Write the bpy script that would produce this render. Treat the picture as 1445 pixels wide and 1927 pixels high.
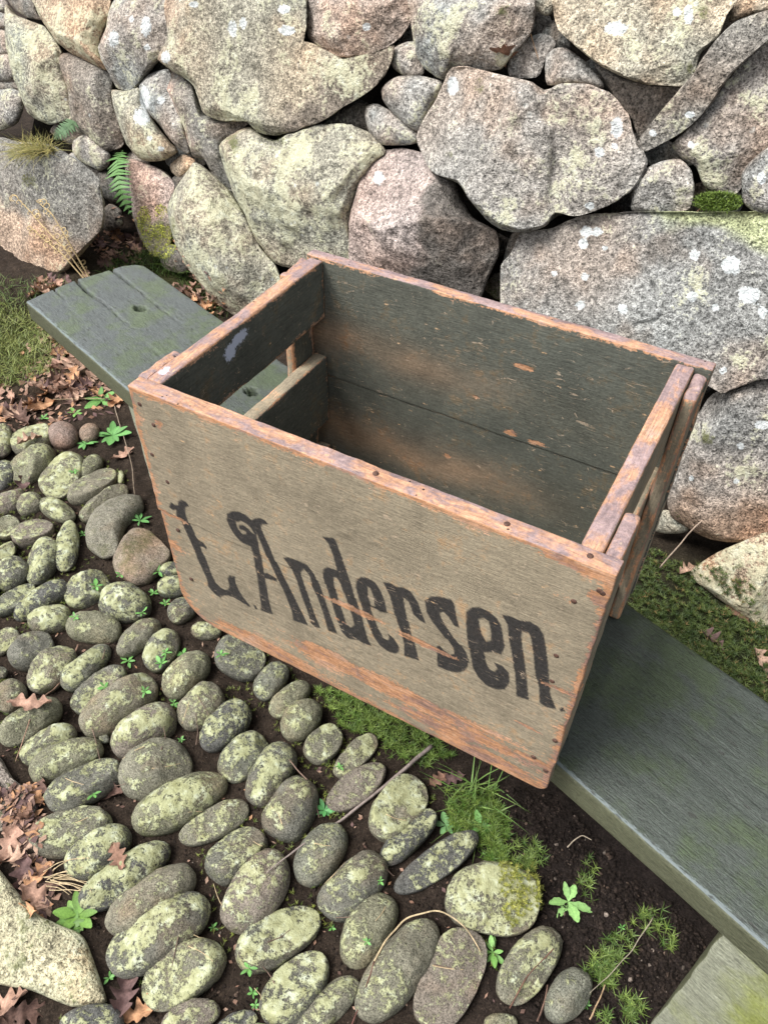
import bpy, bmesh, math, random
import numpy as np
from mathutils import Vector, Matrix
from mathutils.bvhtree import BVHTree

random.seed(7); RNG = np.random.default_rng(7)
S = bpy.context.scene
for o in list(bpy.data.objects): bpy.data.objects.remove(o)
COL = S.collection

# ------------------------------------------------------------------ camera
U = 0.58                       # metres per crate length
HB = 0.74 * U                  # bench top above the ground
PIT, ROLL, YAW = math.radians(44.44216), math.radians(1.22573), math.radians(-28.36235)
FPX, CX, CY = 1504.765, 722.5, 963.5
fwd = np.array([math.sin(YAW)*math.cos(PIT), math.cos(YAW)*math.cos(PIT), -math.sin(PIT)])
rt = np.array([math.cos(YAW), -math.sin(YAW), 0.0]); up = np.cross(rt, fwd)
rt, up = math.cos(ROLL)*rt + math.sin(ROLL)*up, -math.sin(ROLL)*rt + math.cos(ROLL)*up
CAM = np.array([1.0712986, -0.90863932, 1.68036729])*U + np.array([0, 0, HB])
cd = bpy.data.cameras.new('camera'); cam = bpy.data.objects.new('camera', cd); COL.objects.link(cam)
cd.sensor_fit = 'VERTICAL'; cd.sensor_height = 36.0; cd.lens = 36.0*FPX/1927.0
cd.clip_start = 0.02; cd.clip_end = 400
cam.matrix_world = Matrix(((rt[0], up[0], -fwd[0], CAM[0]), (rt[1], up[1], -fwd[1], CAM[1]), (rt[2], up[2], -fwd[2], CAM[2]), (0, 0, 0, 1)))
S.camera = cam
# ------------------------------------------------------------------ light (bright overcast)
SUN_EL, SUN_AZ = math.radians(58), math.radians(222)     # azimuth: from +Y clockwise
w = bpy.data.worlds.new('World'); S.world = w; w.use_nodes = True
nt = w.node_tree; bg = nt.nodes['Background']
sky = nt.nodes.new('ShaderNodeTexSky'); sky.sky_type = 'NISHITA'; sky.sun_disc = False
sky.sun_elevation = SUN_EL; sky.sun_rotation = SUN_AZ
sky.air_density = 1.0; sky.dust_density = 4.0; sky.ozone_density = 1.0
hs = nt.nodes.new('ShaderNodeHueSaturation'); hs.inputs['Saturation'].default_value = 0.30
nt.links.new(sky.outputs[0], hs.inputs['Color']); nt.links.new(hs.outputs[0], bg.inputs['Color'])
bg.inputs['Strength'].default_value = 0.12
sd = bpy.data.lights.new('sun', 'SUN'); sun = bpy.data.objects.new('sun', sd); COL.objects.link(sun)
sd.energy = 1.75; sd.angle = math.radians(28); sd.color = (1.0, 0.975, 0.94)
sdir = Vector((math.sin(SUN_AZ)*math.cos(SUN_EL), math.cos(SUN_AZ)*math.cos(SUN_EL), math.sin(SUN_EL)))
sun.rotation_euler = sdir.to_track_quat('Z', 'Y').to_euler(); sun.location = (0, 0, 6)
S.view_settings.view_transform = 'Standard'; S.view_settings.look = 'None'
S.view_settings.gamma = 1.0; S.view_settings.use_curve_mapping = False
S.view_settings.exposure = 1.16

# ------------------------------------------------------------------ helpers: pixels of the photo -> rays
def ray(u, v):
    u = np.asarray(u, float)[..., None]; v = np.asarray(v, float)[..., None]
    return rt*(u-CX)/FPX - up*(v-CY)/FPX + fwd
def on_z(u, v, z):
    d = ray(u, v); return CAM + d*((z-CAM[2])/d[..., 2])[..., None]
def on_plane(u, v, p0, n):
    d = ray(u, v); return CAM + d*(((p0-CAM)@n)/(d@n))[..., None]
def pix(P):
    d = np.asarray(P)-CAM; z = d@fwd
    return CX+FPX*(d@rt)/z, CY-FPX*(d@up)/z
# ------------------------------------------------------------------ helpers: noise
def _h(i, j, k):
    h = (i.astype(np.uint32)*np.uint32(374761393) + j.astype(np.uint32)*np.uint32(668265263) + k.astype(np.uint32)*np.uint32(2246822519))
    h = (h ^ (h >> np.uint32(13)))*np.uint32(1274126177); h ^= h >> np.uint32(16)
    return (h & np.uint32(0xffff)).astype(np.float64)/32767.5-1.0
def vn(P):
    f = np.floor(P); i = f.astype(np.int64) & 0xffffffff; t = P-f; t = t*t*t*(t*(t*6-15)+10)
    r = 0
    for a in (0, 1):
        for b in (0, 1):
            for c in (0, 1):
                r = r + _h(i[:, 0]+a, i[:, 1]+b, i[:, 2]+c)*(t[:, 0] if a else 1-t[:, 0])*(t[:, 1] if b else 1-t[:, 1])*(t[:, 2] if c else 1-t[:, 2])
    return r
def fbm(P, f, o=3, seed=0.0, g=0.5):
    r = 0; a = 1.0
    for k in range(o):
        r = r + a*vn(P*f+seed*17.31+k*9.7); f *= 2.03; a *= g
    return r
def sstep(a, b, x):
    t = np.clip((x-a)/(b-a), 0, 1); return t*t*(3-2*t)
# ------------------------------------------------------------------ helpers: objects
def mesh(name, V, F, smooth=True):
    """F: (n,4) or (n,3) int array"""
    V = np.asarray(V, np.float32); F = np.asarray(F, np.int32)
    me = bpy.data.meshes.new(name); n, k = F.shape
    me.vertices.add(len(V)); me.vertices.foreach_set('co', V.ravel())
    me.loops.add(n*k); me.loops.foreach_set('vertex_index', F.ravel())
    me.polygons.add(n); me.polygons.foreach_set('loop_start', np.arange(0, n*k, k, dtype=np.int32))
    me.update(calc_edges=True); me.validate()
    me.polygons.foreach_set('use_smooth', np.full(len(me.polygons), smooth)); me.update()
    return me
def attr(me, name, a):
    a = np.asarray(a, np.float32)
    if a.ndim == 1:
        t = me.attributes.new(name, 'FLOAT', 'POINT'); t.data.foreach_set('value', a)
    else:
        t = me.attributes.new(name, 'FLOAT_COLOR', 'POINT'); t.data.foreach_set('color', np.c_[a, np.ones(len(a))].astype(np.float32).ravel())
def link(name, me, mat=None, parent=None, loc=None):
    o = bpy.data.objects.new(name, me); COL.objects.link(o)
    if mat and me and not me.materials: me.materials.append(mat)
    if parent: o.parent = parent
    if loc is not None: o.location = loc
    return o
def tag(o, label=None, cat=None, group=None, kind=None):
    for k, v in (('label', label), ('category', cat), ('group', group), ('kind', kind)):
        if v: o[k] = v
    return o
def thing(name, label, cat, loc=(0, 0, 0), rz=0.0, group=None):
    o = bpy.data.objects.new(name, None); COL.objects.link(o); o.empty_display_size = 0.05
    o.location = loc; o.rotation_euler = (0, 0, rz); return tag(o, label, cat, group)
# ------------------------------------------------------------------ helpers: materials
class NT:
    def __init__(s, name, rough=0.8, spec=0.3):
        s.m = bpy.data.materials.new(name); s.m.use_nodes = True; s.t = s.m.node_tree
        s.b = s.t.nodes['Principled BSDF']; s.b.inputs['Roughness'].default_value = rough; s.b.inputs['Specular IOR Level'].default_value = spec
        g = s.t.nodes.new('ShaderNodeNewGeometry'); s.pos = g.outputs['Position']; s.nor = g.outputs['Normal']
        s.obj = s.t.nodes.new('ShaderNodeTexCoord').outputs['Object']
    def n(s, typ, **kw):
        x = s.t.nodes.new(typ)
        for k, v in kw.items(): setattr(x, k, v)
        return x
    def l(s, a, b): s.t.links.new(a, b)
    def put(s, sock, v):
        if hasattr(v, 'default_value') or hasattr(v, 'is_linked'): s.l(v, sock)
        else: sock.default_value = v
    def at(s, name, col=False):
        x = s.n('ShaderNodeAttribute', attribute_name=name); return x.outputs['Color' if col else 'Fac']
    def vec(s, v, sc):
        x = s.n('ShaderNodeMapping'); s.l(v, x.inputs['Vector']); x.inputs['Scale'].default_value = sc; return x.outputs[0]
    def noise(s, v, sc, det=4, rough=0.6, dist=0.0):
        x = s.n('ShaderNodeTexNoise'); s.l(v, x.inputs['Vector']); x.inputs['Scale'].default_value = sc
        x.inputs['Detail'].default_value = det; x.inputs['Roughness'].default_value = rough; x.inputs['Distortion'].default_value = dist
        return x.outputs['Fac']
    def vor(s, v, sc, feat='F1'):
        x = s.n('ShaderNodeTexVoronoi', feature=feat); s.l(v, x.inputs['Vector']); x.inputs['Scale'].default_value = sc
        return x
    def ramp(s, f, pts, interp='LINEAR'):
        x = s.n('ShaderNodeValToRGB'); s.l(f, x.inputs[0]); e = x.color_ramp.elements; x.color_ramp.interpolation = interp
        while len(e) < len(pts): e.new(0.5)
        for q, (p, c) in zip(e, pts):
            q.position = p; q.color = (*((c,)*3 if isinstance(c, (int, float)) else c), 1)
        return x.outputs[0]
    def math(s, op, a, b=0.0, c=0.0, clamp=False):
        x = s.n('ShaderNodeMath', operation=op, use_clamp=clamp)
        s.put(x.inputs[0], a); s.put(x.inputs[1], b); s.put(x.inputs[2], c); return x.outputs[0]
    def step(s, f, a, b): 
        x = s.n('ShaderNodeMapRange', interpolation_type='SMOOTHSTEP'); s.put(x.inputs[0], f)
        s.put(x.inputs[1], a); s.put(x.inputs[2], b); return x.outputs[0]
    def mix(s, f, a, b, mode='MIX'):
        x = s.n('ShaderNodeMix', data_type='RGBA', blend_type=mode)
        s.put(x.inputs[0], f); s.put(x.inputs[6], (*a, 1) if isinstance(a, tuple) else a); s.put(x.inputs[7], (*b, 1) if isinstance(b, tuple) else b)
        return x.outputs[2]
    def bump(s, h, strength, dist, prev=None):
        x = s.n('ShaderNodeBump'); s.l(h, x.inputs['Height']); x.inputs['Strength'].default_value = strength; x.inputs['Distance'].default_value = dist
        if prev: s.l(prev, x.inputs['Normal'])
        return x.outputs[0]
    def out(s, col, nrm=None, rough=None):
        s.put(s.b.inputs['Base Color'], (*col, 1) if isinstance(col, tuple) else col)
        if nrm is not None: s.l(nrm, s.b.inputs['Normal'])
        if rough is not None: s.put(s.b.inputs['Roughness'], rough)
        return s.m
def mat_granite(name='granite', speck=1.0):
    m = NT(name, 0.9, 0.2)
    base = m.at('base', True); lich = m.at('lich'); white = m.at('white'); moss = m.at('moss')
    n1 = m.noise(m.pos, 270, 2, 0.7); n2 = m.noise(m.pos, 95, 3, 0.7); n3 = m.noise(m.pos, 14, 4, 0.68); nb = m.noise(m.pos, 5, 3, 0.6)
    c = m.mix(1.0, base, m.ramp(n2, [(0.30, 0.34), (0.5, 0.98), (0.66, 1.6)]), 'MULTIPLY')
    c = m.mix(1.0, c, m.ramp(n1, [(0.36, 0.30), (0.46, 0.95), (0.60, 1.05), (0.68, 1.65)]), 'MULTIPLY')
    c = m.mix(1.0, c, m.ramp(n3, [(0.3, 0.68), (0.7, 1.3)]), 'MULTIPLY')
    # warm iron staining
    c = m.mix(m.math('MULTIPLY', m.step(nb, 0.50, 0.68), 0.45), c, m.mix(1.0, c, (1.18, 0.90, 0.72), 'MULTIPLY'))
    # crusty lichen: pale yellow green patches broken up by grain
    ln = m.math('ADD', m.math('MULTIPLY', n3, 0.8), m.math('MULTIPLY', n2, 0.55))
    lf = m.step(m.math('ADD', ln, m.math('MULTIPLY', lich, 0.42)), 0.86, 0.98)
    lc = m.ramp(m.noise(m.pos, 40, 3), [(0.3, (0.40, 0.385, 0.255)), (0.55, (0.52, 0.52, 0.36)), (0.75, (0.58, 0.61, 0.49))])
    c = m.mix(m.math('MULTIPLY', lf, 0.72), c, lc)
    # white/grey lichen rosettes
    wv = m.math('ADD', white, m.math('MULTIPLY', m.math('SUBTRACT', m.noise(m.pos, 110, 3, 0.7), 0.5), 1.1))
    wf = m.step(wv, 0.46, 0.58)
    c = m.mix(m.math('MULTIPLY', wf, 0.85), c, m.ramp(n2, [(0.35, (0.42, 0.45, 0.45)), (0.6, (0.66, 0.69, 0.69))]))
    vo = m.vor(m.pos, 26); sp = m.step(m.math('ADD', vo.outputs['Distance'], m.math('MULTIPLY', n2, 0.16)), 0.27, 0.20)
    sp = m.math('MULTIPLY', sp, m.step(m.noise(m.pos, 9, 2), 0.55, 0.66)); sp = m.math('MULTIPLY', sp, m.step(lich, 0.1, 0.6))
    c = m.mix(m.math('MULTIPLY', sp, 0.55), c, (0.60, 0.63, 0.60))
    # moss / algae stain
    mf = m.math('MULTIPLY', m.step(m.math('ADD', moss, m.math('ADD', m.math('MULTIPLY', m.math('SUBTRACT', n2, 0.5), 1.5), m.math('MULTIPLY', m.math('SUBTRACT', n3, 0.5), 1.6))), 0.40, 0.80), 0.85)
    c = m.mix(mf, c, m.ramp(n1, [(0.3, (0.045, 0.05, 0.015)), (0.7, (0.12, 0.13, 0.04))]))
    hgt = m.math('ADD', m.math('MULTIPLY', n2, 1.0), m.math('MULTIPLY', n1, 0.45))
    nr = m.bump(hgt, 1.0, 0.0065, m.bump(n3, 0.75, 0.028))
    return m.out(c, nr)
def mat_cobble():
    m = NT('cobble_stone', 0.85, 0.25)
    base = m.at('base', True); lich = m.at('lich'); moss = m.at('moss')
    n1 = m.noise(m.pos, 420, 2, 0.7); n2 = m.noise(m.pos, 130, 4, 0.7); n3 = m.noise(m.pos, 44, 4, 0.72); n4 = m.noise(m.pos, 9, 3)
    c = m.mix(1.0, base, m.ramp(n2, [(0.3, 0.6), (0.7, 1.35)]), 'MULTIPLY')
    c = m.mix(1.0, c, m.ramp(n1, [(0.36, 0.40), (0.48, 1.0), (0.66, 1.45)]), 'MULTIPLY')
    c = m.mix(m.math('MULTIPLY', m.step(n4, 0.5, 0.7), 0.5), c, m.mix(1.0, c, (1.18, 0.9, 0.72), 'MULTIPLY'))
    ln = m.math('ADD', m.math('MULTIPLY', n3, 0.6), m.math('ADD', m.math('MULTIPLY', n2, 0.55), m.math('MULTIPLY', n1, 0.25)))
    lf = m.step(m.math('ADD', ln, m.math('MULTIPLY', lich, 0.38)), 0.87, 0.97)
    lc = m.ramp(m.noise(m.pos, 55, 3), [(0.3, (0.26, 0.265, 0.12)), (0.55, (0.42, 0.44, 0.25)), (0.72, (0.56, 0.61, 0.46))])
    c = m.mix(m.math('MULTIPLY', lf, 0.78), c, lc)
    g = m.math('ADD', moss, m.math('MULTIPLY', m.math('SUBTRACT', n3, 0.5), 1.2))
    c = m.mix(m.math('MULTIPLY', m.step(g, 0.3, 0.9), 0.7), c, (0.075, 0.08, 0.022))
    nr = m.bump(m.math('ADD', m.math('ADD', n2, m.math('MULTIPLY', n1, 0.4)), m.math('MULTIPLY', lf, 0.35)), 0.9, 0.0032, m.bump(n3, 0.5, 0.008))
    return m.out(c, nr)
def mat_soil():
    m = NT('soil', 0.95, 0.15)
    t = m.at('tone', True); n1 = m.noise(m.pos, 240, 4, 0.75); n2 = m.noise(m.pos, 40, 4, 0.7)
    c = m.mix(1.0, t, m.ramp(n1, [(0.3, 0.45), (0.55, 1.0), (0.72, 2.2)]), 'MULTIPLY')
    c = m.mix(1.0, c, m.ramp(n2, [(0.3, 0.6), (0.7, 1.5)]), 'MULTIPLY')
    vo = m.vor(m.pos, 170); c = m.mix(m.math('MULTIPLY', m.step(vo.outputs['Distance'], 0.16, 0.10), m.step(n2, 0.55, 0.62)), c, (0.22, 0.17, 0.13))
    return m.out(c, m.bump(m.math('ADD', n1, n2), 1.0, 0.006))
def mat_plain(name, col, var=0.35, sc=90, rough=0.8, spec=0.25, trans=0.0):
    m = NT(name, rough, spec); n = m.noise(m.pos, sc, 4, 0.65)
    oi = m.n('ShaderNodeObjectInfo'); 
    c = m.mix(1.0, col, m.ramp(n, [(0.3, 1-var), (0.7, 1+var)]), 'MULTIPLY')
    c = m.mix(1.0, c, m.ramp(oi.outputs['Random'], [(0, 0.75), (1, 1.25)]), 'MULTIPLY')
    m.out(c, m.bump(n, 0.4, 0.002))
    if trans: m.b.inputs['Transmission Weight'].default_value = 0; m.b.inputs['Subsurface Weight'].default_value = 0
    return m.m
def mat_attr(name, rough=0.7, spec=0.3, sc=120, var=0.3):
    m = NT(name, rough, spec); n = m.noise(m.pos, sc, 4, 0.65)
    c = m.mix(1.0, m.at('base', True), m.ramp(n, [(0.3, 1-var), (0.7, 1+var)]), 'MULTIPLY')
    return m.out(c, m.bump(n, 0.3, 0.001))
M_GRAN = mat_granite(); M_COB = mat_cobble(); M_SOIL = mat_soil(); M_VEG = mat_attr('leafage', 0.55, 0.35, 300, 0.25); M_DEAD = mat_attr('dead_leaf', 0.75, 0.2, 200, 0.35)

# ------------------------------------------------------------------ ground
GZ = -0.012
SOILPTS = [  # pixel x, y, radius, colour of patches of ground
 (1120, 1640, 260, (0.020, 0.015, 0.013)), (1200, 1800, 300, (0.024, 0.018, 0.016)), (150, 700, 130, (0.05, 0.032, 0.020)), (40, 640, 110, (0.05, 0.055, 0.018)),
 (1330, 1180, 160, (0.022, 0.030, 0.010)), (300, 520, 140, (0.04, 0.040, 0.015))]
def ground():
    def axis(a, b, lo, hi, st, far):
        core = np.arange(lo, hi+st/2, st); out = [core]
        l = [lo]; d = st*2
        while l[-1] > a: l.append(l[-1]-d); d *= 1.35
        h = [hi]; d = st*2
        while h[-1] < b: h.append(h[-1]+d); d *= 1.35
        return np.concatenate([np.array(l[1:])[::-1], core, np.array(h[1:])])
    xs = axis(-25, 25, -2.1, 1.35, 0.0085, 1); ys = axis(-25, 25, -0.75, 1.75, 0.0085, 1)
    X, Y = np.meshgrid(xs, ys); P = np.c_[X.ravel(), Y.ravel(), np.zeros(X.size)]
    z = GZ + 0.010*fbm(P, 6, 3, 1) + 0.005*fbm(P, 40, 2, 2) + 0.004*np.abs(vn(P*95))
    inn = (np.abs(P[:, 0]+0.4) < 3) & (np.abs(P[:, 1]-0.5) < 3); z = np.where(inn, z, GZ)
    nx, ny = len(xs), len(ys); i = np.arange((ny-1)*(nx-1)); a = (i//(nx-1))*nx+i % (nx-1)
    me = mesh('ground', np.c_[P[:, :2], z], np.c_[a, a+1, a+nx+1, a+nx])
    c = np.tile([0.036, 0.026, 0.019], (len(P), 1))
    for (u, v, r, k) in SOILPTS:
        q = on_z(u, v, 0.0); q2 = on_z(u+r, v, 0.0); R = np.linalg.norm(q2-q)
        f = np.exp(-((P[:, :2]-q[:2])**2).sum(1)/(R*R*0.8))[:, None]; c = c*(1-f)+np.array(k)*f
    attr(me, 'tone', c); 
    return tag(link('ground', me, M_SOIL), kind='structure')
G = ground()

# ------------------------------------------------------------------ stones
def smooth_ring(pts, n, jag=0.0, seed=0):
    """closed Catmull-Rom through pixel outline, resampled evenly to n points"""
    p = np.asarray(pts, float); m = len(p); out = []
    for i in range(m):
        p0, p1, p2, p3 = p[i-1], p[i], p[(i+1) % m], p[(i+2) % m]; t = np.linspace(0, 1, 24, endpoint=False)[:, None]
        cr = 0.5*((2*p1)+(-p0+p2)*t+(2*p0-5*p1+4*p2-p3)*t*t+(-p0+3*p1-3*p2+p3)*t**3)
        out.append(0.55*cr+0.45*(p1+(p2-p1)*t))
    q = np.vstack(out); d = np.r_[0, np.cumsum(np.linalg.norm(np.diff(np.vstack([q, q[:1]]), axis=0), axis=1))]
    s = np.linspace(0, d[-1], n, endpoint=False); q = np.vstack([q, q[:1]])
    return np.c_[np.interp(s, d, q[:, 0]), np.interp(s, d, q[:, 1])]
def stone_mesh(name, ring, c, ax, D, Db, nr=24, nb=8, e=2.6, planes=0, amp=0.03, seed=0, grooves=(), eb=2.2, apex=None):
    rng = np.random.default_rng(seed); n = len(ring); rel = ring-c
    R = np.sqrt((rel**2).sum(1)).mean()
    ph = np.r_[np.linspace(0, math.pi/2, nr+1)[1:], np.linspace(math.pi/2, math.pi, nb+1)[1:-1]]
    V = [c+ax*D+(apex if apex is not None else 0)]
    for f in ph:
        ee = e if f <= math.pi/2+1e-9 else eb
        s = abs(math.sin(f))**(2/ee); h = abs(math.cos(f))**(2/ee)*(D if f <= math.pi/2+1e-9 else -Db)
        V.append(c+rel*s+ax*h+(apex*(1-s) if apex is not None and f <= math.pi/2 else 0))
    V = np.vstack([np.atleast_2d(V[0])]+V[1:]+[np.atleast_2d(c-ax*Db)])
    # broken faces: shave with random planes
    front = D*np.r_[1.0, np.repeat(np.cos(ph), n), -1.0]
    w = sstep(0.0, 0.15*D, front)
    for k in range(planes):
        d = rng.normal(size=3); d /= np.linalg.norm(d); d = d-ax*(d@ax); d /= np.linalg.norm(d); tilt = rng.uniform(0.15, 1.0)
        pn = d*math.sin(tilt)+ax*math.cos(tilt)
        proj = (V-c)@pn; rm = ((ring-c)@pn).max(); off = rm+max(0, proj.max()-rm)*rng.uniform(-0.10, 0.40)
        cut = np.maximum(0, proj-off)*0.95*w
        V = V-cut[:, None]*pn
    rd = V-c; rd = rd/np.maximum(np.linalg.norm(rd, axis=1), 1e-6)[:, None]; rd = 0.6*rd+0.4*ax*np.sign(front)[:, None]
    nz = amp*R*fbm(V, 1.3/R, 3, seed) + amp*0.35*R*fbm(V, 7/R, 3, seed+3)
    nz = nz - amp*0.55*R*(np.abs(vn(V*2.6/R+seed))-0.4) - amp*0.22*R*np.abs(vn(V*11/R+seed))
    nz *= np.where(np.abs(front) < 0.15*D, 0.5, 1.0)
    for (pl, wd, dp) in grooves:
        pl = np.asarray(pl); dist = np.full(len(V), 9.0)
        for a, b in zip(pl[:-1], pl[1:]):
            a = a-ax*((a-c)@ax); b = b-ax*((b-c)@ax); W_ = V-np.outer((V-c)@ax, ax); ab = b-a; t = np.clip(((W_-a)@ab)/(ab@ab), 0, 1); dist = np.minimum(dist, np.linalg.norm(W_-(a+t[:, None]*ab), axis=1))
        nz = nz-dp*np.exp(-(dist/wd)**2)*(front > -0.02)
    V = V+rd*nz[:, None]
    # faces
    j = np.arange(n); jn = (j+1) % n; F = []
    m = len(ph)
    for k in range(m-1):
        a = 1+k*n; b = a+n; F.append(np.c_[a+j, b+j, b+jn, a+jn])
    F = np.vstack(F); T0 = np.c_[np.zeros(n, int), 1+j, 1+jn]; l = 1+(m-1)*n; T1 = np.c_[np.full(n, len(V)-1), l+jn, l+j]
    return V, F, np.vstack([T0, T1])
def mesh_qt(name, V, Q, T, smooth=True):
    V = np.asarray(V, np.float32); me = bpy.data.meshes.new(name)
    me.vertices.add(len(V)); me.vertices.foreach_set('co', V.ravel())
    lv = np.r_[Q.ravel(), T.ravel()].astype(np.int32); ls = np.r_[np.arange(len(Q))*4, len(Q)*4+np.arange(len(T))*3].astype(np.int32)
    me.loops.add(len(lv)); me.loops.foreach_set('vertex_index', lv); me.polygons.add(len(ls)); me.polygons.foreach_set('loop_start', ls)
    me.update(calc_edges=True); me.validate(); me.polygons.foreach_set('use_smooth', np.ones(len(ls), bool)); me.update(); return me

SL = -0.24; WL0 = np.array([1.0*U, 1.66*U, 0.0]); nh = np.array([SL, -1.0, 0])/math.hypot(SL, 1)   # wall foot line
TAU = math.radians(17); WN = nh*math.cos(TAU)+np.array([0, 0, math.sin(TAU)])                        # wall leans back
WD = np.array([1.0, SL, 0])/math.hypot(SL, 1); WU = np.cross(WD, WN); WU = WU if WU[2] > 0 else -WU
TINT = dict(g=(0.335, 0.315, 0.285), p=(0.385, 0.315, 0.265), d=(0.13, 0.122, 0.108), y=(0.36, 0.335, 0.265), o=(0.41, 0.315, 0.225), b=(0.275, 0.258, 0.235), k=(0.235, 0.210, 0.180), q=(0.41, 0.325, 0.285))
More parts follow.
